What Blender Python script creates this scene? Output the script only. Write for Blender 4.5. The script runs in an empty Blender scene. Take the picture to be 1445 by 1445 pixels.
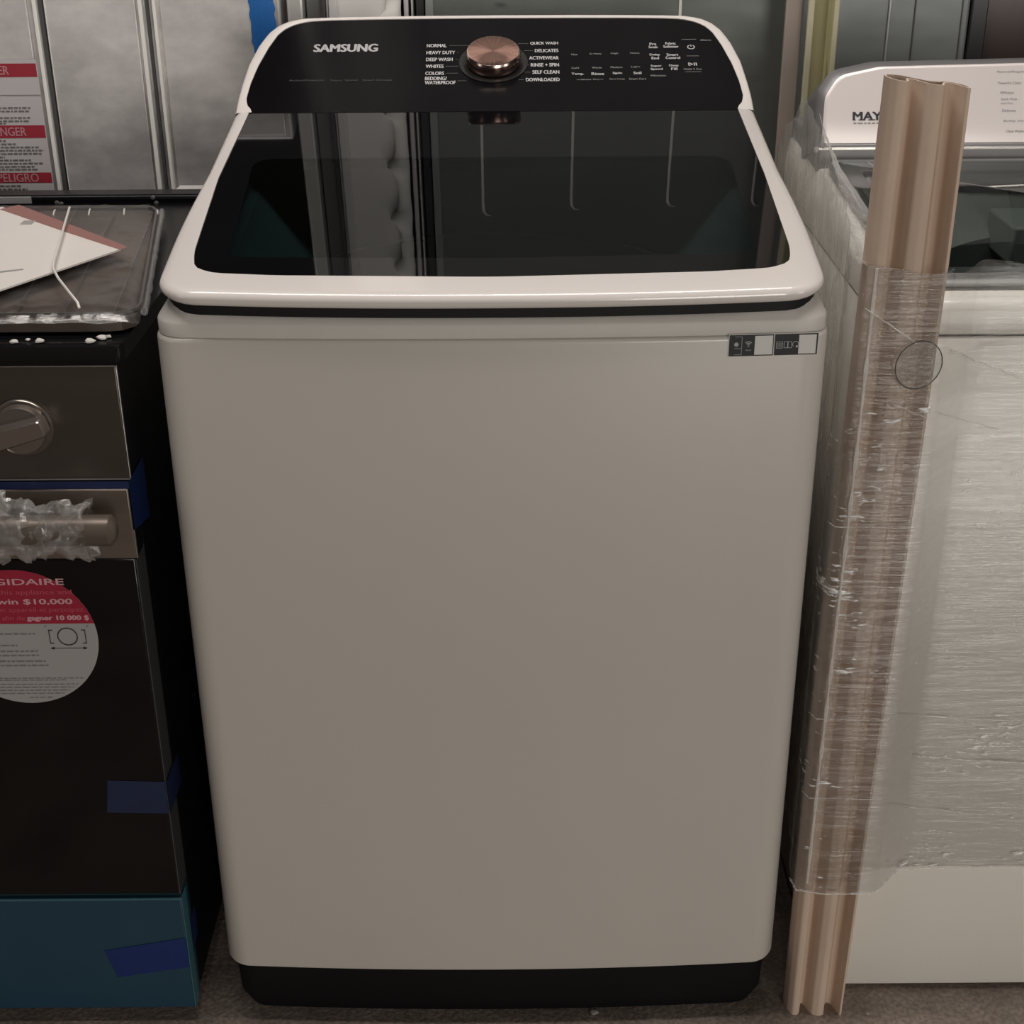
import bpy, bmesh, math, random
from mathutils import Vector, Matrix, Euler, noise
random.seed(7)
scn = bpy.context.scene
COL = scn.collection
R = math.radians

# ------------------------------------------------------------------ camera
cam_d = bpy.data.cameras.new('camera'); cam = bpy.data.objects.new('camera', cam_d); COL.objects.link(cam)
cam_d.sensor_width = 36.0; cam_d.lens = 36.0 * 2050.0 / 1445.0
cam_d.clip_start = 0.02; cam_d.clip_end = 60
K = 0.00708; TH = R(25.5)
Fv = Vector((0, math.cos(TH), -math.sin(TH))); Dv = Vector((0, -math.sin(TH), -math.cos(TH))); Rv = Vector((1, 0, 0))
ix = (Rv + K * Dv).normalized(); iy = -(Dv - K * Rv).normalized()
m = Matrix((ix, iy, -Fv)).transposed().to_4x4(); m.translation = Vector((0.019, -1.403, 1.387))
cam.matrix_world = m
scn.camera = cam

# ------------------------------------------------------------------ world, lights, exposure
w = bpy.data.worlds.new('world'); scn.world = w; w.use_nodes = True
w.node_tree.nodes['Background'].inputs[0].default_value = (0.92, 0.97, 1.0, 1)
w.node_tree.nodes['Background'].inputs[1].default_value = 0.02
scn.view_settings.view_transform = 'Standard'; scn.view_settings.look = 'None'
scn.view_settings.gamma = 1.0; scn.view_settings.use_curve_mapping = False
scn.view_settings.exposure = 0.0

def area(name, loc, rot, sx, sy, power, col):
    l = bpy.data.lights.new(name, 'AREA'); l.shape = 'RECTANGLE'; l.size = sx; l.size_y = sy
    l.energy = power; l.color = col
    o = bpy.data.objects.new(name, l); COL.objects.link(o); o.location = loc; o.rotation_euler = [R(a) for a in rot]
    return o
area('ceiling_lamp', (-0.1, 0.02, 3.3), (0, 0, 0), 2.4, 0.35, 52, (1.0, 0.93, 0.88))
area('ceiling_lamp', (0.8, -3.2, 3.3), (25, 0, 0), 3.0, 0.5, 7, (1.0, 0.94, 0.88))
area('added_front_light', (2.3, -8.8, 1.5), (90, 0, 14), 3.2, 2.8, 262, (1.0, 0.95, 0.88))  # added light far in front, no door modelled; evens out the cabinet fronts
area('added_side_light', (3.9, -2.6, 1.5), (90, 0, 62), 1.6, 2.4, 34, (1.0, 0.96, 0.92))  # added light without a real opening; brightens right-facing edges
area('added_side_light', (-3.9, -2.2, 1.6), (90, 0, -62), 1.2, 2.2, 10, (1.0, 0.96, 0.92))  # weaker added light, likewise no opening, for left-facing edges

# ------------------------------------------------------------------ materials
MATS = {}
def nt(name):
    mt = bpy.data.materials.new(name); mt.use_nodes = True
    t = mt.node_tree; b = t.nodes['Principled BSDF']
    return mt, t, b
def tex_noise(t, scale, sc=(1, 1, 1), detail=4, rough=0.55):
    c = t.nodes.new('ShaderNodeTexCoord'); mp = t.nodes.new('ShaderNodeMapping'); mp.inputs['Scale'].default_value = sc
    n = t.nodes.new('ShaderNodeTexNoise'); n.inputs['Scale'].default_value = scale
    n.inputs['Detail'].default_value = detail; n.inputs['Roughness'].default_value = rough
    t.links.new(c.outputs['Object'], mp.inputs[0]); t.links.new(mp.outputs[0], n.inputs['Vector'])
    return n
def ramp(t, src, stops):
    r = t.nodes.new('ShaderNodeValToRGB'); e = r.color_ramp.elements
    while len(e) < len(stops): e.new(0.5)
    for i, (p, c) in enumerate(stops):
        e[i].position = p; e[i].color = (*c, 1) if len(c) == 3 else c
    t.links.new(src, r.inputs[0]); return r
def mat(name, col, rough=0.5, metal=0.0, var=0.0, vscale=8, vsc=(1, 1, 1), bump=0.0, bscale=200, bsc=(1, 1, 1), coat=0.0, spec=0.5, detail=4):
    if name in MATS: return MATS[name]
    mt, t, b = nt(name)
    b.inputs['Roughness'].default_value = rough; b.inputs['Metallic'].default_value = metal
    b.inputs['Coat Weight'].default_value = coat; b.inputs['Coat Roughness'].default_value = 0.08
    b.inputs['Specular IOR Level'].default_value = spec
    n = tex_noise(t, vscale, vsc, detail)
    lo = tuple(max(0, c * (1 - var)) for c in col); hi = tuple(min(1, c * (1 + var)) for c in col)
    r = ramp(t, n.outputs['Fac'], [(0.3, lo), (0.7, hi)])
    t.links.new(r.outputs[0], b.inputs['Base Color'])
    if bump > 0:
        n2 = tex_noise(t, bscale, bsc, 3)
        bp = t.nodes.new('ShaderNodeBump'); bp.inputs['Strength'].default_value = bump; bp.inputs['Distance'].default_value = 0.002
        t.links.new(n2.outputs['Fac'], bp.inputs['Height']); t.links.new(bp.outputs[0], b.inputs['Normal'])
    MATS[name] = mt; return mt
def film(name, op, col=(0.8, 0.8, 0.78), rough=0.18, gl=0.5, sc=(1, 1, 1), scale=30, bump=0.6, lo=0.35, hi=0.7, opmin=0.04, dist=0.004, tint=1.0, glints=False):
    """thin clear plastic: mostly see-through, with a cloudy part and a glossy part broken by creases"""
    if name in MATS: return MATS[name]
    mt, t, b = nt(name); t.nodes.remove(b)
    out = t.nodes['Material Output']
    tr = t.nodes.new('ShaderNodeBsdfTransparent'); df = t.nodes.new('ShaderNodeBsdfDiffuse'); gs = t.nodes.new('ShaderNodeBsdfGlossy')
    tl = t.nodes.new('ShaderNodeBsdfTranslucent'); tl.inputs[0].default_value = (*col, 1)
    df.inputs[0].default_value = (*col, 1); gs.inputs['Roughness'].default_value = rough; gs.inputs[0].default_value = (1, 1, 1, 1)
    n = tex_noise(t, scale, sc, 6, 0.65)
    bp = t.nodes.new('ShaderNodeBump'); bp.inputs['Strength'].default_value = bump; bp.inputs['Distance'].default_value = dist
    t.links.new(n.outputs['Fac'], bp.inputs['Height']); t.links.new(bp.outputs[0], gs.inputs['Normal'])
    mr = t.nodes.new('ShaderNodeMapRange'); mr.inputs['From Min'].default_value = lo; mr.inputs['From Max'].default_value = hi
    mr.inputs['To Min'].default_value = opmin; mr.inputs['To Max'].default_value = op
    t.links.new(n.outputs['Fac'], mr.inputs['Value'])
    m0 = t.nodes.new('ShaderNodeMixShader'); m0.inputs[0].default_value = 0.4
    t.links.new(df.outputs[0], m0.inputs[1]); t.links.new(tl.outputs[0], m0.inputs[2])
    m1 = t.nodes.new('ShaderNodeMixShader'); t.links.new(mr.outputs[0], m1.inputs[0])
    t.links.new(tr.outputs[0], m1.inputs[1]); t.links.new(m0.outputs[0], m1.inputs[2])
    lw = t.nodes.new('ShaderNodeLayerWeight'); lw.inputs['Blend'].default_value = 0.35
    mu = t.nodes.new('ShaderNodeMath'); mu.operation = 'MULTIPLY_ADD'; mu.inputs[1].default_value = gl; mu.inputs[2].default_value = 0.05
    mu.use_clamp = True
    t.links.new(lw.outputs['Facing'], mu.inputs[0])
    m2 = t.nodes.new('ShaderNodeMixShader'); t.links.new(mu.outputs[0], m2.inputs[0])
    t.links.new(m1.outputs[0], m2.inputs[1]); t.links.new(gs.outputs[0], m2.inputs[2])
    last = m2
    tr.inputs[0].default_value = (tint, tint, tint, 1)
    if glints:
        # white noise spots painted in as glints on the bunched film
        n3 = tex_noise(t, 55, (1, 1, 3.2), 2, .5); n4 = tex_noise(t, 7, (1, 1, 2), 2, .5)
        ad = t.nodes.new('ShaderNodeMath'); ad.operation = 'ADD'; t.links.new(n3.outputs['Fac'], ad.inputs[0]); t.links.new(n4.outputs['Fac'], ad.inputs[1])
        r3 = ramp(t, ad.outputs[0], [(0.0, (0, 0, 0)), (1.0, (1, 1, 1))])
        mr3 = t.nodes.new('ShaderNodeMapRange'); mr3.inputs['From Min'].default_value = 1.22; mr3.inputs['From Max'].default_value = 1.32
        t.links.new(ad.outputs[0], mr3.inputs['Value'])
        g3 = t.nodes.new('ShaderNodeBsdfGlossy'); g3.inputs['Roughness'].default_value = .45
        d3 = t.nodes.new('ShaderNodeBsdfDiffuse'); d3.inputs[0].default_value = (.95, .95, .93, 1)
        m3 = t.nodes.new('ShaderNodeMixShader'); m3.inputs[0].default_value = .5
        t.links.new(d3.outputs[0], m3.inputs[1]); t.links.new(g3.outputs[0], m3.inputs[2])
        bp3 = t.nodes.new('ShaderNodeBump'); bp3.inputs['Strength'].default_value = 1; bp3.inputs['Distance'].default_value = .01
        t.links.new(n3.outputs['Fac'], bp3.inputs['Height']); t.links.new(bp3.outputs[0], g3.inputs['Normal'])
        last = t.nodes.new('ShaderNodeMixShader'); t.links.new(mr3.outputs[0], last.inputs[0])
        t.links.new(m2.outputs[0], last.inputs[1]); t.links.new(m3.outputs[0], last.inputs[2])
    t.links.new(last.outputs[0], out.inputs['Surface'])
    MATS[name] = mt; return mt
def glass_mat(name, tint, rough=0.02, opac=0.5, refl=1.0):
    mt, t, b = nt(name); t.nodes.remove(b); out = t.nodes['Material Output']
    tr = t.nodes.new('ShaderNodeBsdfTransparent'); tr.inputs[0].default_value = (*tint, 1)
    gs = t.nodes.new('ShaderNodeBsdfGlossy'); gs.inputs['Roughness'].default_value = rough
    fr = t.nodes.new('ShaderNodeFresnel'); fr.inputs['IOR'].default_value = 1.38
    mx = t.nodes.new('ShaderNodeMixShader')
    t.links.new(fr.outputs[0], mx.inputs[0]); t.links.new(tr.outputs[0], mx.inputs[1]); t.links.new(gs.outputs[0], mx.inputs[2])
    t.links.new(mx.outputs[0], out.inputs['Surface']); MATS[name] = mt; return mt

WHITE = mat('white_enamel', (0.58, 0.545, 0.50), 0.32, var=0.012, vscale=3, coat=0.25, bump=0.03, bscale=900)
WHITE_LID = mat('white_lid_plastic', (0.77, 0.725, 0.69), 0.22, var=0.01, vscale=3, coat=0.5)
WHITE_DECK = mat('white_deck_plastic', (0.60, 0.57, 0.53), 0.45, var=0.02, vscale=40, bump=0.05, bscale=900)
GASKET = mat('black_rubber', (0.007, 0.006, 0.007), 0.6, var=0.1, spec=0.3)
PLINTH = mat('dark_grey_plastic', (0.004, 0.004, 0.005), 0.6, var=0.1, spec=0.2)
BLKGLASS = mat('black_glass', (0.004, 0.004, 0.005), 0.03, var=0.1, spec=0.30)
PANELBLK = mat('black_glossy_panel', (0.006, 0.0055, 0.0065), 0.22, var=0.15, spec=0.08)
PRINT = mat('white_print', (0.55, 0.54, 0.54), 0.5)
PRINTDIM = mat('grey_print', (0.20, 0.19, 0.19), 0.5)
SILVER = mat('silver_lettering', (0.55, 0.54, 0.55), 0.35, metal=0.4)
BRONZE = mat('bronze_metal', (0.36, 0.215, 0.175), 0.30, metal=0.85, var=0.05, vscale=5)
BRONZE_D = mat('bronze_side', (0.23, 0.15, 0.13), 0.22, metal=0.9)
BRONZE_L = mat('bright_bronze_rim', (0.75, 0.58, 0.5), 0.18, metal=1.0)
DRUM = mat('drum_steel', (0.09, 0.12, 0.13), 0.5, metal=0.3, var=0.1)
TUB = mat('tub_plastic', (0.11, 0.155, 0.16), 0.6, var=0.1)

# brushed radial face of the knob: anisotropy-like radial streaks
def radial_mat():
    mt, t, b = nt('spun_bronze')
    b.inputs['Metallic'].default_value = 0.9; b.inputs['Roughness'].default_value = 0.33
    b.inputs['Anisotropic'].default_value = 0.85
    tg = t.nodes.new('ShaderNodeTangent'); tg.direction_type = 'RADIAL'; tg.axis = 'Z'
    t.links.new(tg.outputs[0], b.inputs['Tangent'])
    b.inputs['Base Color'].default_value = (0.42, 0.24, 0.19, 1)
    c = t.nodes.new('ShaderNodeTexCoord'); n = t.nodes.new('ShaderNodeTexGradient'); n.gradient_type = 'RADIAL'
    t.links.new(c.outputs['Object'], n.inputs[0])
    nn = t.nodes.new('ShaderNodeTexNoise'); nn.noise_dimensions = '1D'; nn.inputs['Scale'].default_value = 60
    t.links.new(n.outputs['Fac'], nn.inputs['W'])
    r = ramp(t, nn.outputs['Fac'], [(0.3, (0.34, 0.19, 0.15)), (0.7, (0.50, 0.30, 0.245))])
    t.links.new(r.outputs[0], b.inputs['Base Color'])
    return mt
SPUN = radial_mat()

# ------------------------------------------------------------------ mesh helpers
class MB:
    def __init__(s): s.v = []; s.f = []; s.mi = []
    def add(s, vs, fs, mi=0):
        o = len(s.v); s.v += [tuple(v) for v in vs]; s.f += [[o + i for i in f] for f in fs]; s.mi += [mi] * len(fs); return s
    def box(s, x0, x1, y0, y1, z0, z1, mi=0):
        vs = [(x, y, z) for z in (z0, z1) for y in (y0, y1) for x in (x0, x1)]
        return s.add(vs, [(0, 2, 3, 1), (4, 5, 7, 6), (0, 1, 5, 4), (2, 6, 7, 3), (0, 4, 6, 2), (1, 3, 7, 5)], mi)
    def loft(s, rings, closed=True, cap0=False, cap1=False, mi=0):
        n = len(rings[0]); vs = [p for r in rings for p in r]; fs = []
        m_ = n if closed else n - 1
        for k in range(len(rings) - 1):
            for i in range(m_):
                j = (i + 1) % n
                fs.append((k * n + i, k * n + j, (k + 1) * n + j, (k + 1) * n + i))
        if cap0: fs.append(tuple(range(n))[::-1])
        if cap1: fs.append(tuple((len(rings) - 1) * n + i for i in range(n)))
        return s.add(vs, fs, mi)
    def tube(s, pts, r, n=8, cap=True, mi=0):
        pts = [Vector(p) for p in pts]; rings = []; up = None
        for i, p in enumerate(pts):
            d = (pts[min(i + 1, len(pts) - 1)] - pts[max(i - 1, 0)]).normalized()
            if up is None:
                up = Vector((0, 0, 1)) if abs(d.z) < 0.9 else Vector((1, 0, 0))
            a = d.cross(up).normalized(); b = a.cross(d).normalized(); up = b
            rr = r[i] if isinstance(r, (list, tuple)) else r
            rings.append([p + (a * math.cos(t) + b * math.sin(t)) * rr for t in [2 * math.pi * k / n for k in range(n)]])
        return s.loft(rings, True, cap, cap, mi)
    def lathe(s, prof, n=48, M=Matrix(), mi=0, cap=True):
        rings = [[M @ Vector((r * math.cos(2 * math.pi * k / n), r * math.sin(2 * math.pi * k / n), z)) for k in range(n)] for r, z in prof]
        return s.loft(rings, True, cap, cap, mi)
    def bm(s):
        me = bpy.data.meshes.new('t'); me.from_pydata(s.v, [], s.f); me.update(); b = bmesh.new(); b.from_mesh(me)
        bpy.data.meshes.remove(me); return b

def obj(name, mb, mats, parent=None, bevel=0, smooth=35, seg=2, M=None):
    me = bpy.data.meshes.new(name); me.from_pydata(mb.v, [], mb.f)
    if not isinstance(mats, (list, tuple)): mats = [mats]
    for x in mats: me.materials.append(x)
    for p, i in zip(me.polygons, mb.mi): p.material_index = i
    b = bmesh.new(); b.from_mesh(me)
    bmesh.ops.remove_doubles(b, verts=b.verts, dist=1e-6)
    bmesh.ops.recalc_face_normals(b, faces=b.faces)
    b.to_mesh(me); b.free()
    if smooth:
        for p in me.polygons: p.use_smooth = True
        try: me.set_sharp_from_angle(angle=R(smooth))
        except Exception: pass
    o = bpy.data.objects.new(name, me); COL.objects.link(o)
    if M is not None: o.matrix_world = M
    if parent: o.parent = parent
    if bevel:
        md = o.modifiers.new('bevel', 'BEVEL'); md.width = bevel; md.segments = seg; md.limit_method = 'ANGLE'; md.angle_limit = R(40)
        md.harden_normals = False
    return o
def tag(o, label, cat=None, group=None, kind=None):
    if label: o['label'] = label
    if cat: o['category'] = cat
    if group: o['group'] = group
    if kind: o['kind'] = kind
    return o
def thing(name, loc, label, cat, group=None):
    o = bpy.data.objects.new(name, None); COL.objects.link(o); o.location = loc; o.empty_display_size = 0.1
    return tag(o, label, cat, group)
def under(o, p):
    """parent keeping world placement"""
    o.parent = p; return o

TC = {}
def text_mesh(s):
    if s in TC: return TC[s]
    c = bpy.data.curves.new('t', 'FONT'); c.body = s; c.resolution_u = 3
    o = bpy.data.objects.new('t', c); COL.objects.link(o)
    bpy.context.view_layer.update()
    dg = bpy.context.evaluated_depsgraph_get(); me = bpy.data.meshes.new_from_object(o.evaluated_get(dg))
    vs = [v.co.copy() for v in me.vertices]; fs = [tuple(p.vertices) for p in me.polygons]
    bpy.data.objects.remove(o); bpy.data.curves.remove(c); bpy.data.meshes.remove(me)
    TC[s] = (vs, fs); return TC[s]
def text(mb, s, x0, x1, y0, y1, M=Matrix(), z=0.0, slant=0.0, bold=0.0, mi=0):
    """fit the string's outline into the box x0..x1, y0..y1 of plane M"""
    vs, fs = text_mesh(s)
    ax = min(v.x for v in vs); bx = max(v.x for v in vs); ay = min(v.y for v in vs); by = max(v.y for v in vs)
    offs = [(0, 0)] if not bold else [(0, 0), (bold, 0), (-bold, 0), (0, bold * .6), (0, -bold * .6)]
    for q, (ox, oy) in enumerate(offs):
        out = []
        for v in vs:
            u = (v.x - ax) / (bx - ax); t_ = (v.y - ay) / (by - ay)
            out.append(M @ Vector((x0 + u * (x1 - x0) + slant * t_ * (y1 - y0) + ox, y0 + t_ * (y1 - y0) + oy, z + q * 0.00002)))
        mb.add(out, fs, mi)
def rect(mb, x0, x1, y0, y1, M=Matrix(), z=0.0, mi=0):
    mb.add([M @ Vector(p) for p in ((x0, y0, z), (x1, y0, z), (x1, y1, z), (x0, y1, z))], [(0, 1, 2, 3)], mi)
def frame(mb, x0, x1, y0, y1, t, M, z=0, mi=0):
    rect(mb, x0, x1, y0, y0 + t, M, z, mi); rect(mb, x0, x1, y1 - t, y1, M, z, mi)
    rect(mb, x0, x0 + t, y0 + t, y1 - t, M, z, mi); rect(mb, x1 - t, x1, y0 + t, y1 - t, M, z, mi)
def ringarc(mb, cx, cy, r, t, a0, a1, M, z=0, n=24, mi=0):
    ps = [R(a0 + (a1 - a0) * i / n) for i in range(n + 1)]
    for i in range(n):
        a, b = ps[i], ps[i + 1]
        mb.add([M @ Vector((cx + rr * math.cos(q), cy + rr * math.sin(q), z)) for rr, q in ((r - t / 2, a), (r + t / 2, a), (r + t / 2, b), (r - t / 2, b))], [(0, 1, 2, 3)], mi)
def disc(mb, cx, cy, r, M, z=0, n=32, mi=0):
    mb.add([M @ Vector((cx + r * math.cos(2 * math.pi * i / n), cy + r * math.sin(2 * math.pi * i / n), z)) for i in range(n)], [tuple(range(n))], mi)
FRONT = lambda y: Matrix(((1, 0, 0, 0), (0, 0, -1, y), (0, 1, 0, 0), (0, 0, 0, 1)))   # x, z plane facing the camera

def fillet(pts, rads, n=6):
    """round the corners of a closed polygon; rads per corner"""
    out = []; N = len(pts)
    for i, p in enumerate(pts):
        p = Vector(p); a = Vector(pts[i - 1]); b = Vector(pts[(i + 1) % N]); r = rads[i] if isinstance(rads, (list, tuple)) else rads
        if r <= 0: out.append(tuple(p)); continue
        da = (a - p).normalized(); db = (b - p).normalized()
        ang = da.angle(db); d = min(r / math.tan(ang / 2), (a - p).length * .49, (b - p).length * .49)
        for k in range(n + 1):
            t = k / n; q0 = p + da * d; q1 = p + db * d
            out.append(tuple((1 - t) ** 2 * q0 + 2 * t * (1 - t) * p + t * t * q1))
    return out
def resample(pts, n):
    pts = [Vector(p) for p in pts]; L = [0]
    for i in range(len(pts)): L.append(L[-1] + (pts[(i + 1) % len(pts)] - pts[i]).length)
    out = []; tot = L[-1]; k = 0
    for i in range(n):
        d = tot * i / n
        while L[k + 1] < d: k += 1
        t = (d - L[k]) / max(1e-9, L[k + 1] - L[k]); out.append(pts[k].lerp(pts[(k + 1) % len(pts)], t))
    return out

# ================================================================== SETTING
CONC = None
def floor_mat():
    mt, t, b = nt('stained_concrete')
    n = tex_noise(t, 7, (1, 1, 1), 8, 0.65); r = ramp(t, n.outputs['Fac'], [(0.3, (0.13, 0.105, 0.085)), (0.55, (0.26, 0.21, 0.175)), (0.75, (0.38, 0.32, 0.27))])
    n2 = tex_noise(t, 160, (1, 1, 1), 4); r2 = ramp(t, n2.outputs['Fac'], [(0.4, (0.75, 0.75, 0.75)), (0.62, (1.2, 1.2, 1.2))])
    mx = t.nodes.new('ShaderNodeMix'); mx.data_type = 'RGBA'; mx.blend_type = 'MULTIPLY'; mx.inputs[0].default_value = 1
    t.links.new(r.outputs[0], mx.inputs[6]); t.links.new(r2.outputs[0], mx.inputs[7]); t.links.new(mx.outputs[2], b.inputs['Base Color'])
    b.inputs['Roughness'].default_value = 0.6
    bp = t.nodes.new('ShaderNodeBump'); bp.inputs['Strength'].default_value = 0.4; bp.inputs['Distance'].default_value = 0.003
    t.links.new(n2.outputs['Fac'], bp.inputs['Height']); t.links.new(bp.outputs[0], b.inputs['Normal'])
    return mt
FLOOR = floor_mat()
WALL = mat('dark_painted_block', (0.03, 0.027, 0.025), 0.8, var=0.2, vscale=2, bump=0.3, bscale=60)
CEIL = mat('ceiling_steel_deck', (0.015, 0.014, 0.014), 0.7, var=0.15, vscale=1)
tag(obj('floor', MB().box(-4, 4, -9, 3.2, -0.1, 0), FLOOR, smooth=0), None, None, None, 'structure')
tag(obj('wall_back', MB().box(-4, 4, 3.2, 3.3, 0, 3.6), WALL, smooth=0), None, None, None, 'structure')
tag(obj('wall_left', MB().box(-4.1, -4, -9, 3.3, 0, 3.6), WALL, smooth=0), None, None, None, 'structure')
tag(obj('wall_right', MB().box(4, 4.1, -9, 3.3, 0, 3.6), WALL, smooth=0), None, None, None, 'structure')
tag(obj('ceiling', MB().box(-4.1, 4.1, -9, 3.3, 3.6, 3.7), CEIL, smooth=0), None, None, None, 'structure')

tag(obj('wall_front', MB().box(-4, 4, -9.1, -9, 0, 3.6), WALL, smooth=0), None, None, None, 'structure')

# ================================================================== BACK ROW
def galv(name, base, var, metal=0.55, rough=0.42, sc=(1, 1, 1.6), scale=4.0):
    mt, t, b = nt(name)
    n = tex_noise(t, scale, sc, 6, 0.6)
    lo = tuple(c * (1 - var) for c in base); hi = tuple(c * (1 + var) for c in base)
    r = ramp(t, n.outputs['Fac'], [(0.35, lo), (0.5, base), (0.66, hi)])
    t.links.new(r.outputs[0], b.inputs['Base Color'])
    rr = ramp(t, n.outputs['Fac'], [(0.3, (rough + .08,) * 3), (0.7, (rough - .1,) * 3)])
    t.links.new(rr.outputs[0], b.inputs['Roughness']); b.inputs['Metallic'].default_value = metal
    n2 = tex_noise(t, 2.5, (1, 1, 2.2), 3)
    bp = t.nodes.new('ShaderNodeBump'); bp.inputs['Strength'].default_value = 0.35; bp.inputs['Distance'].default_value = 0.02
    t.links.new(n2.outputs['Fac'], bp.inputs['Height']); t.links.new(bp.outputs[0], b.inputs['Normal'])
    return mt
GALV = galv('galvanized_steel', (0.68, 0.655, 0.64), 0.42, metal=0.3, scale=3.2)
GREYGREEN = galv('grey_green_coated_steel', (0.150, 0.162, 0.150), 0.06, metal=0.25, rough=0.5)
GREYPANEL = galv('grey_coated_steel', (0.22, 0.235, 0.23), 0.06, metal=0.25, rough=0.5)
PALE = mat('pale_grey_panel', (0.72, 0.70, 0.68), 0.5, var=0.04, vscale=4)
PALEFOAM = mat('pale_foam', (0.86, 0.85, 0.81), 0.7, var=0.04, vscale=12)
SEAMW = mat('bright_folded_edge', (0.62, 0.61, 0.58), 0.35, metal=0.4)
SEAMD = mat('dark_seam', (0.07, 0.07, 0.07), 0.6)
BLUETAPE = mat('blue_painters_tape', (0.012, 0.13, 0.42), 0.45, var=0.12, vscale=30, vsc=(1, 1, 0.2), bump=0.2, bscale=300)
STICKW = mat('white_sticker_paper', (0.56, 0.53, 0.53), 0.5, var=0.02)
STICKR = mat('red_sticker_band', (0.36, 0.025, 0.045), 0.5, var=0.05)
STICKP = mat('pale_pink_lettering', (0.52, 0.26, 0.28), 0.5)
INK = mat('grey_ink', (0.14, 0.13, 0.13), 0.6)
INKB = mat('black_ink', (0.02, 0.02, 0.02), 0.6)
BLACKEN = mat('black_enamel', (0.005, 0.005, 0.006), 0.25, var=0.1, spec=0.15)
BLACKM = mat('matte_black_steel', (0.004, 0.004, 0.005), 0.5, var=0.1, spec=0.2)

# galvanized-backed appliance on the left, with the warning sticker
YB = 0.90
t1 = thing('appliance', (-0.85, YB + .35, 0), 'galvanized steel backed appliance with a red and white warning sticker, behind the black range', 'appliance')
def at(o, p):      # keep world coordinates of the mesh while parented to an Empty that stands at p
    o.parent = p; o.matrix_parent_inverse = Matrix.Translation(-Vector(p.location)); return o
def P(name, mb, mats, p, **k): return at(obj(name, mb, mats, None, **k), p)
def SP(name, mb, mats, part, **k):     # sub-part; its part carries world-space vertices
    o = obj(name, mb, mats, None, **k); o.parent = part; return o
P('body', MB().box(-1.25, -0.325, YB + .003, YB + .68, 0.02, 1.262), GALV, t1, bevel=.004)
mb = MB(); mb.box(-1.24, -0.705, YB - .004, YB + .004, 0.05, 1.25); mb.box(-0.678, -0.542, YB - .004, YB + .004, 0.05, 1.25); mb.box(-0.505, -0.335, YB - .005, YB + .004, 0.05, 1.25)
P('back_panel', mb, GALV, t1, bevel=.0015)
mb = MB()
mb.box(-0.6945, -0.6890, YB - .011, YB + .004, 0.05, 1.25)
mb.box(-0.537, -0.531, YB - .009, YB + .004, 0.05, 1.25)
mb.box(-0.5145, -0.5100, YB - .013, YB + .004, 0.05, 1.25)
mb.box(-0.678, -0.6775, YB - .006, YB, 0.05, 1.25)
P('folded_seam', mb, mat('white_folded_edge', (.92, .90, .86), .35), t1, bevel=.002)
mb = MB(); mb.box(-0.527, -0.5225, YB - .004, YB + .004, 0.05, 1.25); mb.box(-0.687, -0.6815, YB - .0038, YB + .004, 0.05, 1.25)
P('channel_groove', mb, SEAMD, t1)
Mb = FRONT(YB - .0115)
mb = MB(); rect(mb, -0.86, -0.700, 0.845, 1.062, FRONT(YB - .0105))
st = P('warning_sticker', mb, STICKW, t1, smooth=0); st['label'] = 'white warning sticker with three red bands'
mb = MB(); Mb = FRONT(YB - .0108)
for z0, z1 in ((1.036, 1.056), (0.944, 0.9635), (0.8745, 0.8905)):
    mb = MB(); rect(mb, -0.86, -0.7015, z0, z1, Mb); SP('red_band', mb, STICKR, st, smooth=0)
mb = MB(); Mb = FRONT(YB - .0111)
for w_, x0, x1, z0, z1 in (('DANGER', -0.806, -0.744, 1.0395, 1.0525), ('DANGER', -0.793, -0.731, 0.9475, 0.9605), ('PELIGRO', -0.786, -0.722, 0.876, 0.889)):
    mb = MB(); text(mb, w_, x0, x1, z0, z1, Mb, bold=.0003); SP('band_lettering', mb, STICKP, st, smooth=0)
mb = MB()
zs = [.9955, .9905, .9865, .9805, .9755, .9705, .9655] 
def fine(mb, x0, x1, z, h=.0022, M=Mb):
    x = x0
    while x < x1:
        l = random.uniform(.003, .009); rect(mb, x, min(x + l, x1), z, z + h * random.uniform(.8, 1.0), M); x += l + .0016
for z, x1 in ((1.0, -.775), (.995, -.78), (.989, -.719), (.984, -.722), (.979, -.778), (.974, -.722), (.969, -.724), (.9655, -.76),
              (.939, -.765), (.934, -.75), (.929, -.715), (.924, -.708), (.919, -.712), (.914, -.77), (.909, -.73), (.904, -.712), (.899, -.725), (.8945, -.722),
              (.869, -.752), (.864, -.742), (.859, -.704), (.854, -.71), (.849, -.72)):
    fine(mb, -.85, x1, z)
rect(mb, -.855, -.7005, 1.0085, 1.0095, Mb)
SP('fine_print', mb, INK, st, smooth=0)
mb = MB(); mb.add([Mb @ Vector(p) for p in ((-.785, 1.015, 0), (-.765, 1.013, 0), (-.7675, 1.018, 0), (-.759, 1.034, 0), (-.7655, 1.026, 0), (-.772, 1.030, 0))], [(0, 1, 2, 3, 4, 5)])
SP('warning_pictogram', mb, INKB, st, smooth=0)
mb = MB()
tp = []
for i in range(24):
    z = 1.068 + (1.20 - 1.068) * i / 23; tp.append(z)
vs = []; fs = []
for i, z in enumerate(tp):
    jl = random.uniform(-.0012, .0012)
    vs += [(-.3705 + jl + (.004 if i < 3 else 0), YB - .0065, z), (-.345, YB - .0078, z), (-.3325 + jl, YB - .0065, z)]
    if i: fs += [((i - 1) * 3, (i - 1) * 3 + 1, i * 3 + 1, i * 3), ((i - 1) * 3 + 1, (i - 1) * 3 + 2, i * 3 + 2, i * 3 + 1)]
P('blue_tape', mb.add(vs, fs), BLUETAPE, t1)['label'] = 'vertical strip of blue tape'

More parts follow.
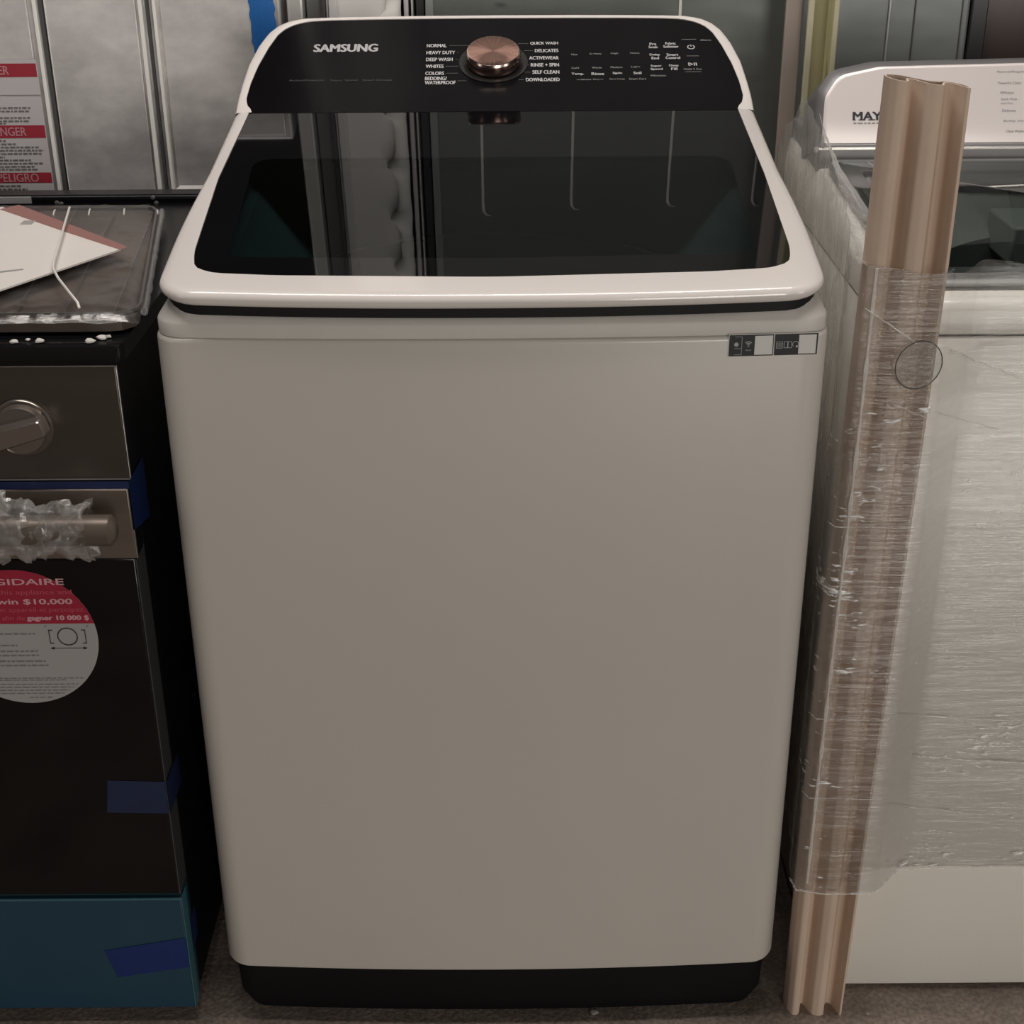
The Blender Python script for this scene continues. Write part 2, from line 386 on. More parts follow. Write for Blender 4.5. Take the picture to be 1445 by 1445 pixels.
# steel stud and dark frame between the rows
t2 = thing('steel_stud', (-0.285, YB - .0, 0), 'narrow pale steel stud standing right of the blue tape', 'post')
mb = MB(); mb.box(-.312, -.289, YB - .02, YB - .016, 0, 1.85); mb.box(-.312, -.308, YB - .02, YB + .03, 0, 1.85); mb.box(-.293, -.289, YB - .02, YB + .03, 0, 1.85)
P('stud_channel', mb, SEAMW, t2, bevel=.001)
t2b = thing('rack_upright', (-0.26, YB + .05, 0), 'dark upright steel frame between pale stud and pale appliance side', 'frame')
P('upright', MB().box(-.287, -.262, YB + .01, YB + .05, 0, 1.85), mat('grey_steel', (0.2, 0.2, 0.195), .4, .4), t2b, bevel=.002)
mb = MB(); mb.box(-.262, -.256, YB - .01, YB + .04, 0, 1.85)
P('upright', mb, mat('dark_violet_grey_steel', (0.10, 0.09, 0.10), .35, .5), t2b, bevel=.001)
mb = MB(); mb.box(-.2555, -.252, YB - .004, YB + .04, 0, 1.85); 
P('upright', mb, SEAMW, t2b, bevel=.001)

# pale appliance side with foam strip
t3 = thing('pale_appliance', (-0.2, YB + .3, 0), 'pale grey appliance side with a bumpy foam strip, behind the silver word on the console', 'appliance')
P('side_panel', MB().box(-.248, -.152, YB - .005, YB + .6, 0.02, 1.80), PALE, t3, bevel=.004)
mb = MB(); mb.box(-.251, -.238, YB - .010, YB - .004, 0.02, 1.80)
P('corner_trim', mb, mat('white_corner_trim', (0.62, 0.60, 0.6), .4), t3, bevel=.002)
mb = MB(); rings = []
for i in range(130):
    z = 0.05 + i * 1.72 / 129; bmp = max(0, math.sin((z - .9) * 2 * math.pi / .095)) ** 3
    r = .0105 + .0085 * bmp + .0015 * noise.noise(Vector((z * 30, 0, 0)))
    c = Vector((-.153 - .0075 * bmp, YB - .010, z))
    rings.append([c + Vector((r * math.cos(a), .7 * r * math.sin(a), 0)) for a in [2 * math.pi * k / 14 for k in range(14)]])
mb.loft(rings, True, True, True)
P('foam_strip', mb, PALEFOAM, t3, smooth=60)

t4 = thing('rack_upright', (-0.12, YB + .1, 0), 'dark upright frame with thin white bars left of the grey green panel', 'frame')
P('backing', MB().box(-.146, -.1075, YB + .04, YB + .1, 0, 1.85), BLACKM, t4, bevel=.002)
P('white_bar', MB().box(-.1385, -.1315, YB - .005, YB + .03, 0, 1.85), mat('white_bar_paint', (.6, .55, .57), .4), t4, bevel=.0015)
P('white_bar', MB().box(-.1275, -.1245, YB - .005, YB + .03, 0, 1.85), SEAMW, t4, bevel=.001)
P('dark_bar', MB().box(-.121, -.1085, YB + .01, YB + .045, 0, 1.85), mat('charcoal_bar', (.05, .048, .052), .4, .3), t4, bevel=.001)

# grey-green appliance back
t5 = thing('appliance', (0.17, YB + .35, 0), 'plain grey green appliance back standing right behind the washer console', 'appliance')
bp5 = P('back_panel', MB().box(-.105, .452, YB, YB + .66, 0.02, 1.82), GREYGREEN, t5, bevel=.006)
mb = MB()
for x, z0, z1 in ((-.025, 1.16, 1.40), (.120, 1.16, 1.39), (.278, .3, 1.385), (.418, 1.2, 1.385)):
    pts = [(x, YB - .0005, z0), (x, YB - .0005, z1 - .02), (x + .001, YB - .0005, z1 - .010), (x + .005, YB - .0005, z1 - .003), (x + .014, YB - .0003, z1)]
    mb.tube(pts, [.0024, .0024, .0024, .0018, .0006], 6)
SP('pressed_rib', mb, mat('bright_rib', (.85, .84, .80), .5), bp5, smooth=50).matrix_parent_inverse = Matrix()
P('side_edge', MB().box(-.106, -.094, YB - .003, YB + .01, 0.02, 1.82), mat('pale_green_grey_edge', (.27, .29, .275), .45, .2), t5, bevel=.001)
P('wire_hook', MB().tube([(.0, YB - .004, 1.145), (.008, YB - .006, 1.149), (.014, YB - .004, 1.143)], .0012, 6), SEAMW, t5)

# folded yellow post and pink board
YEL = mat('yellow_green_board', (0.27, 0.245, 0.13), .7, var=.06, vscale=10, bump=.2, bscale=80)
YELL = mat('pale_yellow_edge', (0.52, 0.49, 0.34), .6, var=.04)
PINK = mat('pinkish_board', (0.36, 0.30, 0.265), .7, var=.05)
t6 = thing('corner_post', (0.46, .83, 0), 'tall yellow green folded board post standing behind the gap between the two washers', 'post')
mb = MB(); mb.add([(.4585, .800, 0), (.462, .83, 0), (.488, .83, 0), (.492, .800, 0), (.4585, .800, 1.7), (.462, .83, 1.7), (.488, .83, 1.7), (.492, .800, 1.7)], [(0, 1, 5, 4), (1, 2, 6, 5), (2, 3, 7, 6)])
o = P('channel', mb, YEL, t6); md = o.modifiers.new('s', 'SOLIDIFY'); md.thickness = .003
mb = MB(); mb.box(.451, .4605, .796, .803, 0, 1.7); mb.box(.4885, .4965, .796, .803, 0, 1.7)
P('front_edge', mb, YELL, t6, bevel=.002)
t7 = thing('corner_post', (0.43, .84, 0), 'pinkish grey board strip left of the yellow green post', 'post')
P('board', MB().box(.424, .449, .826, .834, 0, 1.7), PINK, t7, bevel=.002)

# grey appliance on the right and darker ones
t8 = thing('appliance', (0.62, YB + .35, 0), 'grey appliance back with thin upright seams, behind the wrapped washer', 'appliance')
b8 = P('back_panel', MB().box(.456, .716, YB, YB + .66, 0.02, 1.82), GREYPANEL, t8, bevel=.005)
mb = MB(); mb.box(.592, .5955, YB - .004, YB + .002, .05, 1.8)
P('folded_seam', mb, mat('pale_grey_seam', (.42, .43, .42), .4, .3), t8, bevel=.001)
mb = MB(); mb.box(.6315, .6335, YB - .002, YB + .002, .05, 1.8); mb.box(.703, .7045, YB - .002, YB + .002, .05, 1.8)
P('channel_groove', mb, SEAMD, t8)
t9 = thing('dark_cabinet', (0.95, YB + .3, 0), 'dark brown appliance at the right end of the back row', 'appliance')
P('body', MB().box(.742, 1.3, YB + .01, YB + .66, 0.0, 1.85), mat('dark_brown_enamel', (.045, .028, .024), .35, var=.2, vscale=3), t9, bevel=.004)
P('edge_trim', MB().box(.7175, .7425, YB - .003, YB + .64, 0.0, 1.85), mat('charcoal_edge', (.022, .020, .023), .4), t9, bevel=.002)

# ================================================================== WASHING MACHINE (centre)
S1 = 0.1407; Z1 = 0.965; S2 = 0.466; YH = 0.545
ZL = lambda y: Z1 + S1 * y
ZH = ZL(YH)
ZC = lambda y: ZL(y) if y < YH else ZH + S2 * (y - YH)
def wash_outline(ins=0.0, hw=0.345, yb=0.745, bow=0.012, rf=0.032, rb=0.02):
    h = hw - ins; yf = ins; y1 = yb - ins; pts = []
    n = 10
    def yy(x): return yf - bow * (1 - (x / hw) ** 2)
    # front left corner to right
    for k in range(n + 1):
        a = math.pi + math.pi / 2 * k / n
        cx = -h + rf; cy = yy(-h + rf) + rf
        pts.append((cx + rf * math.cos(a), cy + rf * math.sin(a)))
    for k in range(1, 20):
        x = -h + rf + (2 * h - 2 * rf) * k / 20; pts.append((x, yy(x)))
    for k in range(n + 1):
        a = 1.5 * math.pi + math.pi / 2 * k / n
        cx = h - rf; cy = yy(h - rf) + rf
        pts.append((cx + rf * math.cos(a), cy + rf * math.sin(a)))
    for k in range(1, 20): pts.append((h, rf + (y1 - rb - rf) * k / 20))
    for k in range(7):
        a = math.pi / 2 * k / 6; pts.append((h - rb + rb * math.cos(a), y1 - rb + rb * math.sin(a)))
    for k in range(7):
        a = math.pi / 2 + math.pi / 2 * k / 6; pts.append((-h + rb + rb * math.cos(a), y1 - rb + rb * math.sin(a)))
    for k in range(1, 20): pts.append((-h, y1 - rb - (y1 - rb - rf) * k / 20))
    return pts
def ring(pts, z): return [(x, y, z(y) if callable(z) else z) for x, y in pts]

W = thing('washing_machine', (0, 0.37, 0), 'white top-load washing machine with black glass lid and black console, standing in the middle', 'washing machine')
o_ = wash_outline
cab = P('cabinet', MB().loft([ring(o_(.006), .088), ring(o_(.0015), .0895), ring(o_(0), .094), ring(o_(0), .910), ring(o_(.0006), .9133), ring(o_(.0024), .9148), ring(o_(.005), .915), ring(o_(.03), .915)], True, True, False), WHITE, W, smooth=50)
mb = MB().loft([ring(o_(.018, rf=.03), .008), ring(o_(.010, rf=.03), .03), ring(o_(.008, rf=.03), .0885)], True, True, True)
P('base_plinth', mb, PLINTH, W, smooth=50)
mb = MB()
for x in (-.30, .30):
    for y in (.05, .68): mb.lathe([(.02, 0), (.02, .006), (.012, .012)], 16, Matrix.Translation((x, y, 0)))
for i, (x, y) in enumerate(((-.30, .06), (.30, .06), (-.30, .68), (.30, .68))):
    P('leveling_foot', MB().lathe([(.021, 0), (.021, .006), (.012, .012)], 20, Matrix.Translation((x, y, 0))), GASKET, W)
# deck: band, chamfer, sloping top with the tub opening
def hole(hw, y0, y1, r, z, n):
    pts = fillet([(-hw, y0), (hw, y0), (hw, y1), (-hw, y1)], r, 10)
    # start from the left front corner, same direction as the outline
    k = min(range(len(pts)), key=lambda i: (Vector(pts[i]) - Vector((-hw, y0 + r))).length)
    pts = pts[k:] + pts[:k]
    out = resample(pts, n); return [(p[0], p[1], z(p[1]) if callable(z) else z) for p in out]
zd = lambda y: (.9415 + S1 * y * .97) if y < YH else (.9415 + S1 * YH * .97 + .25 * (y - YH))
N_ = len(o_(0))
top = o_(.012)
rings = [ring(o_(.004), .9148), ring(o_(.002), .9158), ring(o_(.002), lambda y: .929 + .02 * y), ring(o_(.003), lambda y: .931 + .02 * y), ring(o_(.0135), zd),
         ]
# inner hole, matched by the angle of the outline
hr = hole(.298, .068, .47, .05, lambda y: zd(y), N_)
mb = MB().loft(rings, True, False, False)
mb.loft([ring(o_(.0135), zd), hr], True)
mb.loft([hr, [(p[0], p[1], p[2] - .012) for p in hr], [(p[0] * .97, .27 + (p[1] - .27) * .95, p[2] - .02) for p in hr]], True, mi=1)
P('deck', mb, [WHITE_DECK, TUB], W, smooth=40)
# tub and steel basket visible through the lid window
Mt = Matrix.Translation((0, .29, 0))
tb = P('wash_tub', MB().loft([[(p[0] * .97, .27 + (p[1] - .27) * .95, p[2] - .02) for p in hr], [(x * .25, .29 + y * .25, .88) for x, y in [(math.cos(2 * math.pi * (i / N_) - math.pi * .86), math.sin(2 * math.pi * (i / N_) - math.pi * .86)) for i in range(N_)]]], True), TUB, W, smooth=60)
SP('steel_basket', MB().lathe([(.235, .885), (.245, .878), (.246, .80), (.244, .45), (.1, .44), (.0, .44)], 64, Mt, cap=False), DRUM, tb)
SP('agitator', MB().lathe([(.0, .60), (.03, .60), (.042, .585), (.05, .55), (.075, .50), (.15, .47), (.2, .45)], 40, Mt, cap=False), TUB, tb)

# lid: white rounded frame with glass
def lid_outline(ins=0.0, back=True):
    h = .341; r = .045; pts = []; bow = .016
    yf = lambda x: 0.0 - bow * (1 - (abs(x) / .341) ** 2.2)
    n = 12
    def hx(y): return h - .0005 - .002 * min(1, max(0, (YH - y) / .3)) + .0035 * math.sin(min(1, max(0, (y - .03) / .3)) * math.pi) - ins
    pts.append((-.3405 + ins * .999, YH - .0005))
    for k in range(1, 16):
        y = YH - (YH - .05) * k / 16; pts.append((-hx(y), y))
    cx = -hx(.05) + r; 
    for k in range(n + 1):
        a = math.pi + math.pi / 2 * k / n; y0 = yf(cx) + r + ins
        pts.append((cx + r * math.cos(a), max(y0 - 0 + r * math.sin(a), -1)))
    for k in range(1, 24):
        x = cx + (-2 * cx) * k / 24; pts.append((x, yf(x) + ins))
    for k in range(n + 1):
        a = 1.5 * math.pi + math.pi / 2 * k / n; y0 = yf(cx) + r + ins
        pts.append((-cx + r * math.cos(a), y0 + r * math.sin(a)))
    for k in range(15, -1, -1):
        y = YH - (YH - .05) * k / 16
        if k == 0: pts.append((.3405 - ins * .999, YH - .0005))
        else: pts.append((hx(y), y))
    return pts
def glass_outline(ins=0.0, n=110):
    raw = [(-.3225, YH - .001), (-.3235, .31), (-.3135, .094), (-.306, .055), (-.285, .0415), (-.22, .0345), (0, .027), (.22, .0365), (.285, .0445), (.307, .058), (.3135, .094), (.319, .31), (.3195, YH - .001)]
    # smooth the front corners
    pts = fillet(raw, [0, .3, .25, .025, .04, .3, .8, .3, .04, .025, .25, .3, 0], 6)
    if ins:
        c = Vector((0, .29)); q = []
        for x, y in pts:
            q.append((x - ins * (1 if x > 0 else -1) * min(1, abs(x) / .25), y if y > YH - .01 else y + ins * (1 if y < .29 else 0) * max(0, min(1, (.2 - y) / .12))))
        pts = q
    return pts
def open_resample(pts, n):
    pts = [Vector(p) for p in pts]; L = [0]
    for i in range(len(pts) - 1): L.append(L[-1] + (pts[i + 1] - pts[i]).length)
    out = []; k = 0
    for i in range(n):
        d = L[-1] * i / (n - 1)
        while k < len(pts) - 2 and L[k + 1] < d: k += 1
        out.append(pts[k].lerp(pts[k + 1], (d - L[k]) / max(1e-9, L[k + 1] - L[k])))
    return [(p[0], p[1]) for p in out]
NL = 160
def lr(ins, dz): return [(x, y, ZL(y) + dz) for x, y in open_resample(lid_outline(ins), NL)]
# symmetric correspondence: resample the glass outline into the same count
gl = [(x, y, ZL(y)) for x, y in open_resample(glass_outline(), NL)]
gl_low = [(x, y, z - .0035) for x, y, z in gl]
mb = MB().loft([lr(.02, -.0175), lr(.008, -.0172), lr(.0035, -.015), lr(.0005, -.0105), lr(0, -.007), lr(.0015, -.003), lr(.005, -.0007), lr(.010, 0), gl, gl_low], False)
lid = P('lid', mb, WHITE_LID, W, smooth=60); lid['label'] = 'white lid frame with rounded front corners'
mb = MB().loft([lr(.007, -.0165), lr(.007, -.0265), lr(.02, -.0265)], False)
SP('rubber_gasket', mb, GASKET, lid, smooth=40)
# black glass border ring with a window
def wz(y): return ZL(y) - .0012
win = fillet([(-.291, .375), (-.276, .083), (0, .0765), (.276, .0855), (.286, .375)], [.03, .022, .3, .022, .03], 6)
gpoly = [(x, y) for x, y, z in gl]
def ring_fill(outer, inner, zf, name, m_, parent):
    b = bmesh.new()
    vo = [b.verts.new((x, y, zf(y))) for x, y in outer]; vi = [b.verts.new((x, y, zf(y))) for x, y in inner]
    eo = [b.edges.new((vo[i], vo[(i + 1) % len(vo)])) for i in range(len(vo))]
    ei = [b.edges.new((vi[i], vi[(i + 1) % len(vi)])) for i in range(len(vi))]
    bmesh.ops.triangle_fill(b, use_beauty=True, use_dissolve=False, edges=eo + ei, normal=(0, 0, 1))
    me = bpy.data.meshes.new(name); b.to_mesh(me); b.free(); me.materials.append(m_)
    if sum(p.normal.z for p in me.polygons) < 0: me.flip_normals()
    o = bpy.data.objects.new(name, me); COL.objects.link(o); o.parent = parent; return o
bord = ring_fill(gpoly, win, wz, 'lid_glass', BLKGLASS, lid)
bord['label'] = 'black glass border of the lid'
GW = glass_mat('smoked_glass', (0.30, 0.38, 0.38), 0.02)
mb = MB(); wv = [(x, y, wz(y)) for x, y in win]; mb.add(wv, [tuple(range(len(wv)))])
SP('lid_window', mb, GW, lid, smooth=0)

# console
T_ = math.atan(S2); MC = Matrix.Translation((0, YH, ZH)) @ Matrix.Rotation(T_, 4, 'X')
cs = math.cos(T_)
def console_outline(ins=0.0):
    half = [(.3405, -.003), (.3405, .03), (.339, .06), (.335, .11), (.326, .155), (.316, .185), (.304, .204), (.289, .216), (.268, .2225), (.235, .2245), (.18, .2258), (.1, .2270), (0, .2275)]
    pts = []
    for i, (x, t) in enumerate(half):
        if ins:
            a = Vector(half[max(i - 1, 0)]); b = Vector(half[min(i + 1, len(half) - 1)]); d = (b - a).normalized(); nrm = Vector((-d.y, d.x))
            if i == len(half) - 1: nrm = Vector((0, -1))
            x += nrm.x * ins; t += nrm.y * ins
            if i == 0: t = -.003
        pts.append((x, t))
    full = pts + [(-x, t) for x, t in pts[-2::-1]]
    return open_resample(full, 120)
def c3(pts, d): return [MC @ Vector((x, t, d)) for x, t in pts]
co = console_outline
panel_raw = [(.319, .0005), (.320, .006), (.3265, .016), (.3295, .030), (.3288, .045), (.3275, .065), (.322, .105), (.312, .150), (.302, .182), (.292, .198), (.279, .208), (.262, .2145), (.235, .217), (.18, .2185), (.1, .2195), (0, .220)]
panel = open_resample(panel_raw + [(-x, t) for x, t in panel_raw[-2::-1]], 120)
r0 = [(v.x, v.y, zd(min(v.y, .74)) - .004) for v in c3(co(0.004), 0)]
mb = MB().loft([r0, c3(co(.0015), -.012), c3(co(0), -.006), c3(co(0), -.002), c3(co(.0015), .0), c3(co(.003), .0008)] + [c3([(a[0] * .5 + b[0] * .5, a[1] * .5 + b[1] * .5) for a, b in zip(co(.003), panel)], .0004), c3(panel, -.0002), c3(panel, -.003)], False)
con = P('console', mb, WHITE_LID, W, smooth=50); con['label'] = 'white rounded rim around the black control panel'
mb = MB(); pv = [MC @ Vector((x, t, -.0014)) for x, t in panel]; mb.add(pv, [tuple(range(len(pv)))])
SP('control_panel', mb, PANELBLK, con, smooth=0)
mb = MB()
# back and hinge strip
mb.box(-.319, .319, YH - .0015, YH + .002, ZH - .02, ZH - .0028)
SP('hinge_strip', mb, GASKET, con)
mb = MB(); mb.loft([[(v.x, v.y, zd(min(v.y, .74)) - .02) for v in c3(co(.01), 0)], c3(co(.01), -.014)], False); 
mb.add([(-.33, .742, .95), (.33, .742, .95), (.24, .742, 1.125), (-.24, .742, 1.125)], [(0, 1, 2, 3)])
SP('rear_cover', mb, WHITE_DECK, con)

D0 = -.0010
mb = MB(); MCp = MC @ Matrix.Translation((0, 0, D0))
text(mb, 'SAMSUNG', -.249, -.162, .1400, .1580, MCp, bold=.0010)
SP('brand_lettering', mb, SILVER, con, smooth=0)
mb = MB()
def word(s, x, t, h, align='l', wd=None, b=.00025):
    vs, fs = text_mesh(s); ww = max(v.x for v in vs) - min(v.x for v in vs); hh = max(v.y for v in vs) - min(v.y for v in vs)
    wdt = wd if wd else ww / hh * h * 1.12
    x0 = x if align == 'l' else (x - wdt if align == 'r' else x - wdt / 2)
    text(mb, s, x0, x0 + wdt, t - h / 2, t + h / 2, MCp, bold=b)
for s, t, wd in (('NORMAL', .1530, .027), ('HEAVY DUTY', .1362, .039), ('DEEP WASH', .1198, .036), ('WHITES', .1036, .024), ('COLORS', .0872, .025), ('BEDDING/', .0752, .029), ('WATERPROOF', .0655, .041)):
    word(s, -.0938, t, .0078, 'l', wd)
SP('cycle_names', mb, PRINT, con, smooth=0); mb = MB()
for s, t, wd in (('QUICK WASH', .1567, .038), ('DELICATES', .1392, .032), ('ACTIVEWEAR', .1218, .040), ('RINSE + SPIN', .1052, .038), ('SELF CLEAN', .0883, .036), ('DOWNLOADED', .0708, .045)):
    word(s, .087, t, .0078, 'r', wd)
cx, ct = -.001, .112
SP('cycle_names', mb, PRINT, con, smooth=0)
mb = MB()
for t, x0 in ((.1532, -.063), (.1362, -.052), (.1198, -.054), (.1036, -.067), (.0872, -.066), (.0695, -.050)):
    rect(mb, x0, -.040 - (.010 if t < .14 else 0) + (.012 if t > .15 or t < .07 else 0) * 1, t - .0003, t + .0003, MCp)
for t, x1 in ((.1565, .046), (.1392, .052), (.1218, .044), (.1052, .046), (.0883, .048), (.0708, .039)):
    rect(mb, .032 + (.008 if .08 < t < .15 else 0), x1, t - .0003, t + .0003, MCp)
SP('pointer_line', mb, PRINTDIM, con, smooth=0)
mb = MB()
for s, x, t, wd in (('Hot', .109, .1295, .008), ('Ex Heavy', .138, .1305, .016), ('High', .164, .1312, .010), ('Heavy', .192, .1315, .013),
                    ('Cold', .109, .0975, .010), ('Warm', .138, .0978, .013), ('Medium', .165, .0985, .016), ('Light', .191, .0990, .012),
                    ('Sensor Dry', .128, .0702, .024), ('Start Delay', .1645, .0708, .021), ('Smart Care', .192, .0712, .023), ('Vibration', .220, .0785, .021), ('Hold 3 Sec', .268, .0930, .024), ('Alarm', .2915, .1622, .015)):
    word(s, x, t, .0042, 'c', wd, 0)
for x0, x1, t in ((.110, .116, .0700), (.140, .146, .0705), (.2585, .2785, .1640), (.257, .279, .0865), (.262, .279, .1240)): rect(mb, x0, x1, t - .0003, t + .0003, MCp)
SP('indicator_lettering', mb, mat('mid_grey_print', (.36, .35, .35), .5), con, smooth=0)
mb = MB()
for s, x, t, wd in (('Temp.', .112, .0830, .0165), ('Rinse', .139, .0835, .0165), ('Spin', .1655, .0843, .0125), ('Soil', .1925, .0848, .0105),
                    ('Pre', .218, .1535, .009), ('Soak', .218, .1460, .0125), ('Fabric', .2425, .1545, .014), ('Softener', .2425, .1470, .021),
                    ('Delay', .219, .1270, .014), ('End', .219, .1195, .010), ('Smart', .243, .1275, .0155), ('Control', .243, .1200, .0195),
                    ('Super', .219, .1005, .0145), ('Speed', .219, .0930, .0160), ('Deep', .243, .1012, .0125), ('Fill', .243, .0938, .008)):
    word(s, x, t, .0060, 'c', wd, .0002)
ringarc(mb, .270, .1455, .0046, .0013, 115, 425, MCp); rect(mb, .2694, .2706, .1465, .1512, MCp)
tri = [(.2635, .1080), (.2635, .1010), (.2690, .1045)]
for i in range(3):
    a = Vector(tri[i]); b = Vector(tri[(i + 1) % 3]); d = (b - a).normalized() * .0006; n2 = Vector((-d.y, d.x))
    mb.add([MCp @ Vector((*q, 0)) for q in (a - n2, b - n2, b + n2, a + n2)], [(0, 1, 2, 3)])
rect(mb, .2703, .2717, .101, .108, MCp); rect(mb, .2730, .2744, .101, .108, MCp)
SP('button_lettering', mb, PRINT, con, smooth=0)
mb = MB()
word('ActiveWaterJet', -.253, .0725, .0052, 'c', .048, 0); word('Super Speed', -.203, .0722, .0052, 'c', .036, 0); word('Smart Dosage', -.158, .0719, .0052, 'c', .040, 0)
SP('feature_lettering', mb, mat('dim_print', (.075, .07, .068), .5), con, smooth=0)
# knob
MK = MC @ Matrix.Translation((-.002, .111, -.001))
mb = MB().lathe([(.0, 0), (.047, 0), (.047, .0010), (.043, .0016), (.040, .0006), (.036, 0.0)], 64)
kr = SP('knob_ring', mb, mat('dark_ring', (.02, .018, .018), .25, var=0), con, M=MK)
mb = MB().lathe([(.0355, .0006), (.0372, .004), (.0376, .0150), (.0370, .0162)], 96, cap=False, mi=0)
mb.lathe([(.0370, .0162), (.0355, .0185), (.0340, .0190)], 96, cap=False, mi=1)
mb.lathe([(.0340, .0190), (.02, .0189), (.0005, .0188)], 96, cap=False, mi=2); mb.lathe([(.0005, .0188)], 96, cap=False)
k_ = SP('control_knob', mb, [BRONZE_D, BRONZE_L, SPUN], con, M=MK, smooth=30); k_['label'] = 'round bronze coloured dial'

# small info label on the front
ML = FRONT(-.0)
def fy(x): return -.012 * (1 - (x / .345) ** 2)
xa, xb, z0, z1 = .2395, .3300, .894, .9165
def lab(mb, x0, x1, za, zb, off):
    n = 6; vs = []
    for i in range(n + 1):
        x = x0 + (x1 - x0) * i / n; xx = abs(x)
        yy = fy(x)
        vs += [(x, yy - off, za), (x, yy - off, zb)]
    mb.add(vs, [(2 * i, 2 * i + 2, 2 * i + 3, 2 * i + 1) for i in range(n)])
mb = MB(); lab(mb, xa - .0008, xb + .0008, z0 - .0008, z1 + .0008, .0004)
sk = P('info_sticker', mb, mat('sticker_margin', (.66, .65, .62), .4), W, smooth=0); sk['label'] = 'black information sticker at the top right corner'
for p_, q_ in ((xa, .2848), (.2858, xb)):
    mb = MB(); lab(mb, p_, q_, z0, z1, .0007); SP('black_field', mb, mat('label_black', (.008, .008, .009), .35), sk, smooth=0)
for p_, q_ in ((.2655, .2838), (.3105, .3283)):
    mb = MB(); lab(mb, p_, q_, z0 + .0012, z1 - .0012, .0010); SP('white_square', mb, mat('label_white', (.68, .67, .64), .4), sk, smooth=0)
mb = MB(); Ml = FRONT(-.0066)
Ml = FRONT(fy(.255) - .0012)
frame(mb, .2412, .2525, .8955, .9148, .0004, Ml); disc(mb, .2468, .9065, .0022, Ml, .0002); rect(mb, .242, .2515, .902, .9024, Ml)
for r_ in (.0018, .0034, .005): ringarc(mb, .259, .9045, r_, .0008, 50, 130, Ml, 0, 8)
disc(mb, .259, .9045, .0007, Ml, 0, 10); text(mb, 'Wi-Fi', .2562, .2620, .8995, .9013, Ml)
Ml = FRONT(fy(.298) - .0016)
frame(mb, .2875, .2940, .9015, .9085, .0005, Ml)
for q in (.9032, .9047, .9062): rect(mb, .2885, .2930, q, q + .0005, Ml)
frame(mb, .2952, .2992, .9018, .9088, .0005, Ml); frame(mb, .2992, .3032, .9018, .9088, .0005, Ml)
ringarc(mb, .3070, .9058, .0030, .0006, -20, 230, Ml); disc(mb, .3085, .9035, .0013, Ml, 0, 10)
SP('sticker_icons', mb, mat('icon_grey', (.42, .42, .42), .4), sk, smooth=0)

# ================================================================== RANGE (left)
XR = -.3845
t = RG = thing('kitchen_range', (-.765, .33, 0), 'black and stainless kitchen range with a round red and white sticker', 'kitchen range')
XL = XR - .758
STEELD = mat('dark_stainless', (.095, .080, .068), .34, metal=.6, var=.10, vscale=3, vsc=(.6, 1, 14), bump=.06, bscale=300, bsc=(.05, 1, 1))
STEELH = mat('stainless_door_strip', (.19, .155, .13), .36, metal=.6, var=.10, vscale=3, vsc=(.6, 1, 14))
EDGE = mat('polished_edge', (.5, .47, .45), .3, metal=.8)
OVENGL = mat('oven_black_glass', (.005, .004, .0045), .10, var=.2, spec=.35)
TEAL = mat('teal_protective_film', (.012, .050, .085), .42, var=.08, vscale=8, bump=.05, bscale=60)
TEALE = mat('teal_edge', (.05, .14, .17), .4)
P('body', MB().box(XL + .003, XR - .004, .034, .66, .03, .89).box(XL + .0015, XR - .001, .0032, .06, .7605, .886).box(XL + .0035, XR - .004, .0022, .034, .667, .747), BLACKM, RG, bevel=.001)
for x in (XL + .05, XR - .05):
    for y in (.08, .60): P('leveling_foot', MB().lathe([(.016, 0), (.016, .012), (.009, .016), (.009, .032)], 14, Matrix.Translation((x, y, 0))), GASKET, RG)
# cooktop
mb = MB(); cp = fillet([(XL, .009), (XR + .006, .009), (XR + .010, .655), (XL, .655)], .012, 4)
mb.loft([[(x, y, .886) for x, y in cp], [(x, y, .902) for x, y in cp], [(x * 1, .003 + y * .994, .905) for x, y in cp]], True, True, True)
ck = P('cooktop', mb, BLACKEN, RG, smooth=40)
for (x, y, r) in ((-.55, .18, .07), (-.55, .47, .055), (-.97, .18, .055), (-.97, .47, .07)):
    SP('burner', MB().lathe([(r, .905), (r, .911), (r * .8, .914), (0.001, .914)], 32, Matrix.Translation((x, y, 0))), BLACKM, ck)
mb = MB(); mb.box(XL, XR + .008, .622, .662, .895, .916)
bg = P('backguard', mb, BLACKEN, RG, bevel=.006, seg=3)
mb = MB()
for x in (-.615, -.609, -.480, -.476): mb.lathe([(.0032, 0), (.003, .0015), (.001, .002)], 10, Matrix.Translation((x, .6215, .9085 + .004 * math.sin(x * 900))) @ Matrix.Rotation(R(90), 4, 'X'))
SP('screw', mb, EDGE, bg)
mb = MB(); mb.box(-.750, -.650, .6185, .6215, .906, .915)
SP('vent_label', mb, mat('silver_plate', (.5, .49, .48), .4, .3), bg)
P('rear_bracket', MB().box(XR - .075, XR + .012, .664, .70, .895, .912), mat('pale_bracket', (.50, .49, .47), .45), RG, bevel=.002)
# front trim between cooktop and control panel
mb = MB().loft([[(XL, .0, .884), (XR, .0, .884)], [(XL, .001, .8885), (XR, .001, .8885)], [(XL, .004, .8965), (XR + .001, .004, .8965)], [(XL, .010, .9035), (XR + .003, .010, .9035)], [(XL, .02, .9055), (XR + .006, .02, .9055)]], False)
P('front_lip', mb, mat('lip_black', (.008, .007, .007), .15, 0), RG)
# control panel
cpnl = P('control_panel', MB().box(XL, XR, 0, .003, .7605, .8868), STEELD, RG, bevel=.0015)
SP('panel_edge', MB().box(XR - .0002, XR + .0008, .0, .003, .7605, .886), EDGE, cpnl, bevel=.0006)
SP('panel_edge', MB().box(XL, XR, -.0008, .004, .7592, .7607), mat('thin_grey_edge', (.25, .24, .24), .4, .5), cpnl)
